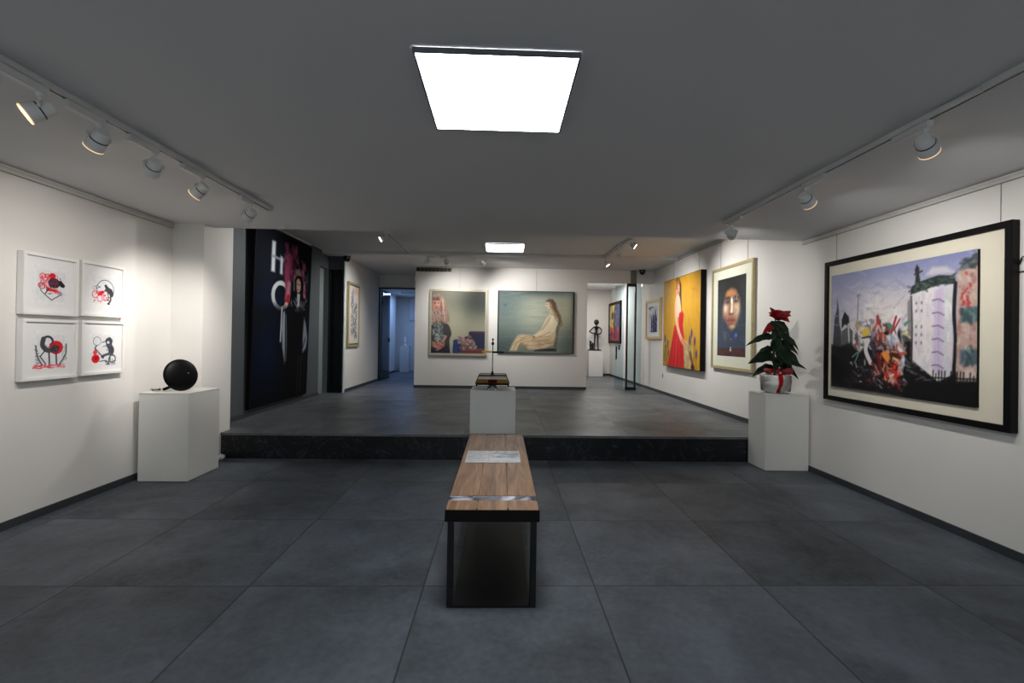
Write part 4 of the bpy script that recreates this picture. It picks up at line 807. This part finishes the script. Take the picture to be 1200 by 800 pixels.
# little twig piece
bm = NB(); ra = random.Random(4); b0 = Vector((-3.46, 4.72, .871))
tube(bm, spline([(-3.438, 4.715, .884), (-3.45, 4.725, .878), (-3.49, 4.715, .876), (-3.515, 4.72, .872)], 5), [.004 + .009 * max(0, 1 - i / 7) for i in range(16)], 8)
for k in range(8):
    p = Vector((-3.44 - .010 * k, 4.72, .879)); q = p + Vector((-.02 - .01 * ra.random(), ra.uniform(-.03, .03), ra.uniform(-.009, .016))); q.z = max(q.z, .870); tube(bm, [p, (p + q) / 2 + Vector((0, 0, .003)), q], [.0035, .0028, .0015], 6)
single('twig_ornament', bm, M['gun'], 'small dark twig shaped piece lying beside the black disc', 'ornament', loc=(-3.46, 4.72, .867), smooth=50)

# metal box sculpture on the central pedestal
cx = -.10
t = thing('box_sculpture', 'gold and glass box sculpture with a crossbar spindle on a chrome foot', 'sculpture', (cx, 5.62, .822))
bm = NB(); lathe(bm, [(0, .822), (.088, .822), (.092, .828), (.078, .838), (.058, .852), (.040, .866), (.034, .872), (0, .872)], 28, Matrix.Translation((cx, 5.585, 0)))
for k in range(5):
    an = math.pi * (1.1 + .2 * k); ball(bm, (cx + .075 * math.cos(an), 5.585 + .075 * math.sin(an), .836), .0135)
mk('foot', bm, M['chrome'], t, smooth=40, label='chrome domed foot')
x0, x1, y0, y1 = cx - .203, cx + .203, 5.555, 5.90
bm = NB(); box(bm, x0, x1, y0, y1, .882, .905, .003); box(bm, x0, x0 + .02, y0, y0 + .02, .868, .884); box(bm, x1 - .02, x1, y0, y0 + .02, .868, .884); box(bm, x0, x0 + .02, y1 - .02, y1, .868, .884); box(bm, x1 - .02, x1, y1 - .02, y1, .868, .884); box(bm, cx - .05, cx + .05, 5.60, 5.70, .8705, .884)
mk('base_frame', bm, M['gloss'], t)
def tier(bm, xa, xb, ya, yb, za, xc, xd, yc, yd, zb): return hexa(bm, [(xa, ya, za), (xb, ya, za), (xb, yb, za), (xa, yb, za), (xc, yc, zb), (xd, yc, zb), (xd, yd, zb), (xc, yd, zb)])
mk('gold_panel', tier(NB(), x0 + .004, x1 - .004, y0 + .004, y1 - .004, .905, x0 + .022, x1 - .022, y0 + .045, y1 - .01, .948), M['brass'], t, label='brushed gold sloping panel')
mk('inlay', tier(NB(), cx - .058, cx + .058, y0 + .002, y0 + .03, .908, cx - .052, cx + .052, y0 + .040, y0 + .06, .944), M['redstone'], t, label='dark red inlay')
mk('reflection_tier', tier(NB(), x0 + .022, x1 - .022, y0 + .045, y1 - .01, .948, x0 + .032, x1 - .032, y0 + .08, y1 - .012, .975), mat('pale_reflection', (196, 192, 176), .3), t)  # pale colour stands for the white reflection across the box
bm = NB(); tier(bm, x0 + .032, x1 - .032, y0 + .08, y1 - .012, .975, x0 + .036, x1 - .036, y0 + .12, y1 - .012, .995)
mk('lid', bm, M['alu'], t, label='grey metal lid')
bm = NB()
for s, xa in ((1, x0), (-1, x1)):
    tube(bm, [(xa, y0, .905), (xa + s * .036, y0 + .12, .996)], .006, 6); tube(bm, [(xa + s * .036, y0 + .12, .996), (xa + s * .036, y1 - .01, .996)], .006, 6)
tube(bm, [(x0 + .036, y0 + .12, .996), (x1 - .036, y0 + .12, .996)], .005, 6); tube(bm, [(x0 + .036, y1 - .01, .996), (x1 - .036, y1 - .01, .996)], .006, 6)
mk('edge_rods', bm, M['gloss'], t, smooth=50)
bm = NB(); lathe(bm, [(.02, .994), (.022, 1.0), (.012, 1.008), (.016, 1.02), (.016, 1.03), (.007, 1.04), (.006, 1.07), (.009, 1.078), (.006, 1.086), (.0055, 1.36), (.016, 1.372), (.019, 1.388), (.014, 1.402), (.006, 1.408), (.005, 1.42), (.012, 1.43), (.013, 1.44), (.008, 1.45), (0, 1.452)], 16, Matrix.Translation((cx - .005, 5.72, 0)))
sp = mk('spindle', bm, M['gun'], t, smooth=45)
bm = NB(); box(bm, cx - .137, cx - .012, 5.70, 5.73, 1.268, 1.294, .003); mk('crossbar', bm, M['brass'], t, label='gold half of the crossbar')
bm = NB(); box(bm, cx - .012, cx + .135, 5.695, 5.735, 1.266, 1.290, .003); mk('crossbar', bm, M['gloss'], t, label='black half of the crossbar')

# black iron figure in the back room
fx, fy, fz = 2.95, 14.4, 1.11
t = thing('iron_figure', 'thin black iron figure with a round head on the far white pedestal', 'sculpture', (fx, fy, fz))
mk('plinth', box(NB(), fx - .19, fx + .20, fy - .13, fy + .13, fz, fz + .035, .004), M['iron'], t)
bm = NB(); ball(bm, (fx + .06, fy, fz + .90), .085, .95, .9, 1.05)
cyl(bm, (fx + .06, fy, fz + .76), (fx + .06, fy, fz + .83), .022)
lathe(bm, [(0, .50), (.055, .50), (.05, .56), (.035, .62), (.055, .70), (.10, .745), (.06, .775), (0, .78)], 16, Matrix.Translation((fx + .06, fy, fz)))
for s in (-1, 1):
    tube(bm, [(fx + .06 + s * .04, fy, fz + .54), (fx + .06 + s * .055, fy, fz + .30), (fx + .06 + s * .06, fy - .01, fz + .05)], [.03, .022, .016], 8)
    box(bm, fx + .06 + s * .06 - .025, fx + .06 + s * .06 + .025, fy - .09, fy + .03, fz + .034, fz + .06, .006)
tube(bm, spline([(fx - .03, fy, fz + .74), (fx - .13, fy - .02, fz + .64), (fx - .16, fy - .05, fz + .60), (fx - .06, fy - .08, fz + .55), (fx + .03, fy - .08, fz + .56)], 4), .020, 8)
tube(bm, spline([(fx + .15, fy, fz + .74), (fx + .22, fy - .02, fz + .66), (fx + .20, fy - .04, fz + .56), (fx + .12, fy - .07, fz + .53)], 4), .020, 8)
mk('figure', bm, M['iron'], t, smooth=50)
bm = NB(); lathe(bm, [(.035, .03), (.04, .06), (.03, .1), (.038, .16), (.032, .24), (.04, .29), (.02, .31), (0, .312)], 14, Matrix.Translation((fx - .12, fy - .02, fz))); mk('small_column', bm, M['iron'], t, smooth=50)
bm = NB(); lathe(bm, [(.03, .03), (.028, .1), (.034, .17), (.022, .25), (0, .26)], 14, Matrix.Translation((fx - .04, fy + .05, fz))); mk('small_column', bm, M['iron'], t, smooth=50)
# pale sculpture in the side room
bm = NB(); lathe(bm, [(0, 0), (.06, 0), (.062, .02), (.045, .04), (.05, .10), (.065, .16), (.05, .20), (.04, .22), (.05, .25), (.03, .28), (0, .285)], 20, Matrix.Translation((-3.17, 15.15, 1.165)))
single('bust_sculpture', bm, M['white'], 'small pale sculpture on the slim pedestal in the blue room', 'sculpture', loc=(-3.17, 15.15, 1.165), smooth=50)

# ================================================================== BENCH
bx0, bx1, by0, by1, bz = -.285, .219, 2.43, 4.34, .539
t = thing('bench', 'long wooden gallery bench on black steel legs in the middle of the room', 'bench', ((bx0 + bx1) / 2, (by0 + by1) / 2, 0))
fr = mk('frame', (lambda bm: (box(bm, bx0, bx1, by0, by0 + .03, bz - .064, bz - .001, .002), box(bm, bx0, bx1, by1 - .03, by1, bz - .064, bz - .001, .002), box(bm, bx0, bx0 + .02, by0 + .03, by1 - .03, bz - .064, bz - .006, .002), box(bm, bx1 - .02, bx1, by0 + .03, by1 - .03, bz - .064, bz - .006, .002), box(bm, bx0 + .02, bx1 - .02, by0 + .03, by1 - .03, bz - .06, bz - .044))[0])(NB()), M['wooddark'], t, label='almost black apron')
pw = (bx1 - bx0 - .004) / 3
for k in range(3):
    for ya, yb in ((by0, 2.578), (2.652, by1)):
        mk('plank', box(NB(), bx0 + .002 + k * pw + .001, bx0 + .002 + (k + 1) * pw - .001, ya + .001, yb - .001, bz - .044, bz, .003), M['wood'], t)
rm = bpy.data.materials.new('blue_grey_resin'); rm.use_nodes = True
_n = rm.node_tree.nodes; _l = rm.node_tree.links; _t = _n.new('ShaderNodeTexCoord'); _q = _n.new('ShaderNodeTexNoise'); _q.inputs['Scale'].default_value = 4; _q.inputs['Detail'].default_value = 6; _q.inputs['Distortion'].default_value = 1.5; _l.new(_t.outputs['Object'], _q.inputs['Vector'])
_c = _n.new('ShaderNodeValToRGB'); _c.color_ramp.elements[0].position = .42; _c.color_ramp.elements[0].color = L4((52, 58, 72)); _c.color_ramp.elements[1].position = .58; _c.color_ramp.elements[1].color = L4((186, 188, 204)); _l.new(_q.outputs['Fac'], _c.inputs['Fac']); _l.new(_c.outputs['Color'], _n['Principled BSDF'].inputs['Base Color']); _n['Principled BSDF'].inputs['Roughness'].default_value = .15
mk('resin_strip', box(NB(), bx0 + .002, bx1 - .002, 2.579, 2.651, bz - .044, bz - .0015, .001), rm, t, label='blue grey marbled resin band')
for yy in (by0 + .035, by1 - .105):
    for xx in (bx0 + .012, bx1 - .042):
        mk('leg', box(NB(), xx, xx + .030, yy, yy + .07, 0, bz - .064, .002), M['steel'], t)
    pass
mk('shade_plate', box(NB(), bx0 + .043, bx1 - .043, by0 + .035, by1 - .035, .001, .012, .002), M['steel'], t)  # black plate added in place of the deep shade under the bench
# brochure on the bench
def art_leaf():
    a = Art(.40, .335, 90, (206, 208, 214), 31)
    a.strokes(60, (.4, 1, .1, .6), [(110, 114, 126), (150, 154, 164), (80, 84, 96)], .10, .03, .3, .5, .6); a.strokes(70, (.0, .4, .1, .9), [(150, 156, 170), (190, 194, 204), (120, 126, 140)], .12, .012, 0, .06, .7); a.strokes(30, (.1, 1, .75, 1), [(226, 226, 230), (180, 184, 192)], .14, .03, .1, .2, .8); a.line([(.42, 0), (.42, 1)], .006, (150, 150, 156)); return a
t = thing('brochure', 'glossy grey printed brochure lying open on the wooden bench', 'brochure', (-.048, 3.52, bz))
mk('pages', box(NB(), -.252, .156, 3.352, 3.692, bz + .0005, bz + .004, .001), M['paper'], t)
me = art_leaf().mesh(0); me.materials.append(M['photo']); me.transform(Matrix.Rotation(-math.pi / 2, 4, 'X')); me.transform(Matrix.Translation((-.0, 0.0, .0048))); me.name = 'printed_cover'
o = bpy.data.objects.new('printed_cover', me); COL.objects.link(o); o.parent = t

# ================================================================== POTTED PLANT
px_, py_, pz_ = 3.205, 5.25, .865
t = thing('potted_plant', 'red topped green poinsettia in a white pot with red ribbon on the right pedestal', 'potted plant', (px_, py_, pz_))
bm = NB(); lathe(bm, [(0, 0), (.085, 0), (.10, .01), (.145, .08), (.155, .13), (.148, .185), (.135, .215), (.130, .213), (.140, .18), (.146, .13), (.13, .09), (0, .088)], 32, Matrix.Translation((px_, py_, pz_)))
mk('pot', bm, M['pot'], t, smooth=50)
bm = NB(); lathe(bm, [(0, .15), (.138, .16)], 24, Matrix.Translation((px_, py_, pz_))); mk('soil', bm, mat('dark_soil', (30, 24, 20), .9, var=.3, scale=60), t)
def leafmesh(base, tip, width, droop=.0, fold=.25, n=9, lobes=False, up=(0, 0, 1)):
    base, tip = Vector(base), Vector(tip); d = tip - base; L = d.length; d.normalize()
    s = d.cross(Vector(up)).normalized(); nrm = s.cross(d).normalized(); bm = NB(); rows = []
    for i in range(n + 1):
        q = i / n; wdt = width * (math.sin(math.pi * min(1, q ** .8)) ** .8) * (1 - .25 * q)
        if lobes and 2 <= i <= n - 2: wdt *= 1.18 if i % 3 == 0 else .95
        if q < .08: wdt = width * .06
        p = base + d * (L * q) + Vector((0, 0, -droop * L * q * q)) + nrm * (.12 * L * math.sin(math.pi * q))
        rows.append([bm.verts.new(p - s * wdt / 2 + nrm * wdt * fold * .5), bm.verts.new(p), bm.verts.new(p + s * wdt / 2 + nrm * wdt * fold * .5)])
    for a, b in zip(rows, rows[1:]):
        for k in range(2): bm.faces.new((a[k], a[k + 1], b[k + 1], b[k]))
    bmesh.ops.solidify(bm, geom=bm.faces[:], thickness=.0022); return bm
stem_top = pz_ + .90
mk('stem', tube(NB(), spline([(px_, py_, pz_ + .15), (px_ - .01, py_, pz_ + .45), (px_ + .005, py_, pz_ + .7), (px_ - .005, py_, stem_top)], 5), [.013 - .0005 * i for i in range(16)], 8), M['stem'], t, smooth=50)
ra = random.Random(8)
leaves = [  # (stem height, dx, dy, dz, width, droop) tip relative to stem point
    (.70, .22, -.10, -.16, .085, .15), (.64, -.38, -.04, .02, .09, .32), (.60, .20, -.12, -.10, .10, .2), (.52, .27, -.06, -.16, .12, .2), (.50, -.16, .14, -.02, .10, .3), (.42, -.38, -.10, -.02, .145, .16),
    (.42, .08, -.20, -.06, .12, .25), (.36, .29, -.14, -.02, .085, .18), (.34, .22, -.10, -.12, .10, .2), (.42, -.12, -.19, -.10, .15, .25), (.56, -.03, -.16, -.18, .12, .3), (.62, .04, .18, -.08, .10, .3), (.45, .16, .16, -.1, .11, .3), (.30, -.20, .14, -.06, .10, .3),
    (.28, .10, .2, -.04, .09, .3), (.50, .06, -.18, -.14, .12, .3), (.66, -.10, -.12, -.16, .09, .3), (.74, .12, -.10, -.20, .085, .2), (.36, -.07, -.17, -.02, .10, .2), (.55, .12, -.14, -.16, .1, .2), (.72, -.06, -.14, -.22, .09, .2), (.84, .12, -.08, -.15, .085, .2), (.83, -.12, -.06, -.10, .08, .25), (.80, .03, -.12, -.16, .09, .2), (.78, -.10, -.10, -.15, .085, .2), (.82, .10, .10, -.08, .08, .2)]
for h, dx, dy, dz, wd, dr in leaves:
    b = Vector((px_, py_, pz_ + h)); mk('leaf', leafmesh(b, b + Vector((dx, dy, dz)), wd * 1.12, dr, lobes=True, up=(.1 * dx, -.9, .55)), M['leaf'], t, smooth=60)
for k, (dx, dy, dz, wd, hh) in enumerate(((.16, -.05, .13, .085, .85), (-.08, -.02, .16, .07, .86), (.10, -.12, -.06, .10, .90), (-.06, -.13, .0, .095, .90), (.13, -.10, .03, .09, .89), (-.02, .12, .07, .085, .89), (-.11, -.06, .02, .08, .89), (.04, -.12, .05, .08, .91), (.03, -.13, -.02, .09, .90))):
    b = Vector((px_ - .005, py_, pz_ + hh)); mk('bract', leafmesh(b, b + Vector((dx, dy, dz)), wd * 1.2, .12, up=(0, -1, .35)), M['bract'], t, smooth=60)
b = Vector((px_ - .02, py_, pz_ + .80)); mk('bract', leafmesh(b, b + Vector((-.19, -.09, -.09)), .10, .12, up=(0, -1, .4)), M['bract'], t, smooth=60)
# ribbon
bm = NB()
for k in range(11):
    an = 2 * math.pi * k / 11 + ra.random() * .4; r = .095 + .02 * ra.random(); c0 = Vector((px_ + r * 1.08 * math.cos(an), py_ - .05 + r * math.sin(an), pz_ + .250 + .022 * ra.random()))
    ball(bm, c0, .047, 1.0, .85, .62, 10, Matrix.Rotation(ra.uniform(-.6, .6), 4, 'X') @ Matrix.Rotation(an, 4, 'Z'))
mk('bow', bm, M['bract'], t, smooth=60, label='dark red gathered bow')
bm = NB(); rows = []
for q in range(8):
    z = pz_ + .235 - .225 * q / 7; r = {0: .139, 1: .151, 2: .160, 3: .163, 4: .157, 5: .141, 6: .120, 7: .108}[q]; hw = .024 + .003 * math.sin(q)
    yy = py_ - math.sqrt(max(0, r * r - .0009)) - .004
    rows.append([bm.verts.new((px_ - .022 - hw, yy + .003, z)), bm.verts.new((px_ - .022, yy - .003, z)), bm.verts.new((px_ - .022 + hw, yy + .002, z))])
for a, b2 in zip(rows, rows[1:]):
    for k in range(2): bm.faces.new((a[k], a[k + 1], b2[k + 1], b2[k]))
bmesh.ops.solidify(bm, geom=bm.faces[:], thickness=.002); mk('ribbon', bm, M['ribbon'], t, smooth=60, label='bright red satin ribbon')
# clear wrap around the pot and foliage on the right
bm = NB(); seg = 30; rows = []
for j, (r, z) in enumerate(((.168, .012), (.176, .08), (.184, .15), (.178, .205), (.190, .25), (.215, .30), (.235, .36))):
    rows.append([bm.verts.new((px_ + .012 + r * (1 + .05 * math.sin(5 * k + j) * (j > 2)) * math.cos(2 * math.pi * k / seg) * .92, py_ + r * .9 * (1 + .05 * math.sin(7 * k) * (j > 2)) * math.sin(2 * math.pi * k / seg) * .95, pz_ + z + (.03 * math.sin(3 * k) if j == 6 else 0))) for k in range(seg)])
for a, b2 in zip(rows[:4], rows[1:4]):
    for k in range(seg): bm.faces.new((a[k], a[(k + 1) % seg], b2[(k + 1) % seg], b2[k]))
for v in [v for v in bm.verts if not v.link_faces]: bm.verts.remove(v)
mk('clear_wrap', bm, M['clear'], t, smooth=60, label='clear plastic wrap')

# ================================================================== SMALL FITTINGS
def dome(label, x, y, z):
    t = thing('security_camera', label, 'camera', (x, y, z), group='black dome security cameras')
    mk('mount', lathe(NB(), [(0, z - .02), (.07, z - .02), (.07, z), (0, z)], 24, Matrix.Translation((x, y, 0))), M['black'], t, smooth=40)
    mk('dome', lathe(NB(), [(0, z - .115), (.03, z - .108), (.055, z - .085), (.064, z - .05), (.066, z - .02), (0, z - .02)], 24, Matrix.Translation((x, y, 0))), M['glassdark'], t, smooth=60)
dome('black dome security camera at the top of the left passage corner', -3.14, 9.32, ZC3)
dome('black dome security camera on the ceiling beside the glass door post', 3.2, 10.33, ZC3)
# ventilation grille
t = thing('vent_grille', 'dark slotted ventilation grille at the top of the central wall', 'vent', (-1.56, 10.46, 2.99))
mk('back_plate', box(NB(), -1.955, -1.165, 10.452, 10.4595, 2.955, 3.035), M['ventdark'], t)
mk('frame', (lambda bm: (box(bm, -1.965, -1.155, 10.445, 10.46, 3.030, 3.042), box(bm, -1.965, -1.155, 10.445, 10.46, 2.948, 2.958), box(bm, -1.965, -1.953, 10.445, 10.46, 2.958, 3.030), box(bm, -1.167, -1.155, 10.445, 10.46, 2.958, 3.030))[0])(NB()), M['alu'], t)
for k in range(9): mk('fin', box(NB(), -1.953 + .0873 * (k + 1) - .008, -1.953 + .0873 * (k + 1) + .004, 10.446, 10.453, 2.958, 3.030), M['alu'], t)
# sockets
def socket(label, x, y, z):
    t = thing('wall_socket', label, 'socket', (x, y, z), group='wall sockets')
    mk('plate', box(NB(), x - .010, x - .0005, y - .045, y + .045, z - .06, z + .06, .003), M['lampwhite'], t)
    for dz in (-.022, .022): mk('outlet', lathe(NB(), [(0, -.001), (.022, -.001), (.022, .003), (0, .003)], 16, axis_mtx((x - .0095, y, z + dz), (-1, 0, 0))), M['ventdark'], t)
socket('small grey wall socket below the small oak framed print', XR, 9.81, .70)
socket('far wall socket on the right wall behind the glass door', XR, 13.95, .86)
# glass door of the right opening
gy = 10.52
t = thing('glass_door', 'open glass door with dark steel post at the right opening', 'door', (3.0, gy, ZP))
mk('glass_pane', box(NB(), 2.71, 2.92, gy + .30, gy + .31, ZP + .01, 2.76), M['glass'], t)
mk('glass_pane', box(NB(), 3.13, 3.25, gy - .004, gy + .006, ZP + .01, 2.76), M['glass'], t)
mk('glass_pane', box(NB(), 2.93, 3.08, gy - .003, gy + .005, ZP + .06, 2.74), M['glass'], t)
for xx in (2.885, 3.08): mk('stile', box(NB(), xx + .008, xx + .042, gy - .03, gy + .03, ZP + .0, 2.76, .003), M['steel'], t)
mk('bottom_shoe', box(NB(), 2.885, 3.13, gy - .035, gy + .035, ZP, ZP + .07, .004), M['steel'], t)
mk('top_patch', box(NB(), 2.90, 3.12, gy - .028, gy + .028, 2.70, 2.772, .003), M['steel'], t)
mk('bracket', box(NB(), 2.965, 3.10, gy - .082, gy - .061, 2.76, ZC3, .003), M['alu'], t, label='grey aluminium bracket above the post')
h = mk('handle', (lambda bm: (box(bm, 2.735, 2.76, gy + .27, gy + .33, 1.00, 1.30, .004), box(bm, 2.80, 2.825, gy + .27, gy + .33, 1.22, 1.34, .004))[0])(NB()), M['black'], t)
# glass door leaf of the left doorway
t = thing('glass_door', 'blue tinted glass door leaf standing open in the left doorway', 'door', (-3.14, 12.15, ZP))
mk('glass_pane', box(NB(), -3.150, -3.140, 12.14, 12.95, ZP + .015, 2.68), M['glassblue'], t)
for zz in (2.35, 2.58): mk('hinge', box(NB(), -3.163, -3.126, 12.135, 12.22, zz - .05, zz + .05, .006), M['chrome'] if zz > 2.5 else M['black'], t)
mk('bottom_rail', box(NB(), -3.156, -3.134, 12.14, 12.95, ZP + .004, ZP + .05), M['steel'], t)
mk('lock', box(NB(), -3.165, -3.125, 12.84, 12.93, 1.30, 1.42, .004), M['steel'], t)
# dark glass leaf in the niche of the dark wall
t = thing('niche_door', 'narrow black door leaf at the end of the dark wall', 'door', (-3.37, 9.33, ZP))
mk('leaf', box(NB(), -3.50, -3.236, 9.315, 9.345, ZP + .006, 2.79, .003), M['glassdark'], t)
mk('edge_strip', box(NB(), -3.236, -3.228, 9.312, 9.347, ZP + .006, 2.79), M['steel'], t)
# crumpled white scrap at the foot of the pilaster
bm = NB(); bmesh.ops.create_icosphere(bm, subdivisions=3, radius=1); ra = random.Random(2)
for v in bm.verts: v.co = Vector((v.co.x * .035, v.co.y * .05, v.co.z * .028)) * (1 + ra.uniform(-.25, .25))
zmin = min(v.co.z for v in bm.verts); bm.transform(Matrix.Translation((-3.215, 5.38, -zmin)))
single('paper_scrap', bm, M['paper'], 'crumpled white scrap on the floor at the foot of the pilaster', 'scrap', loc=(-3.215, 5.38, 0))
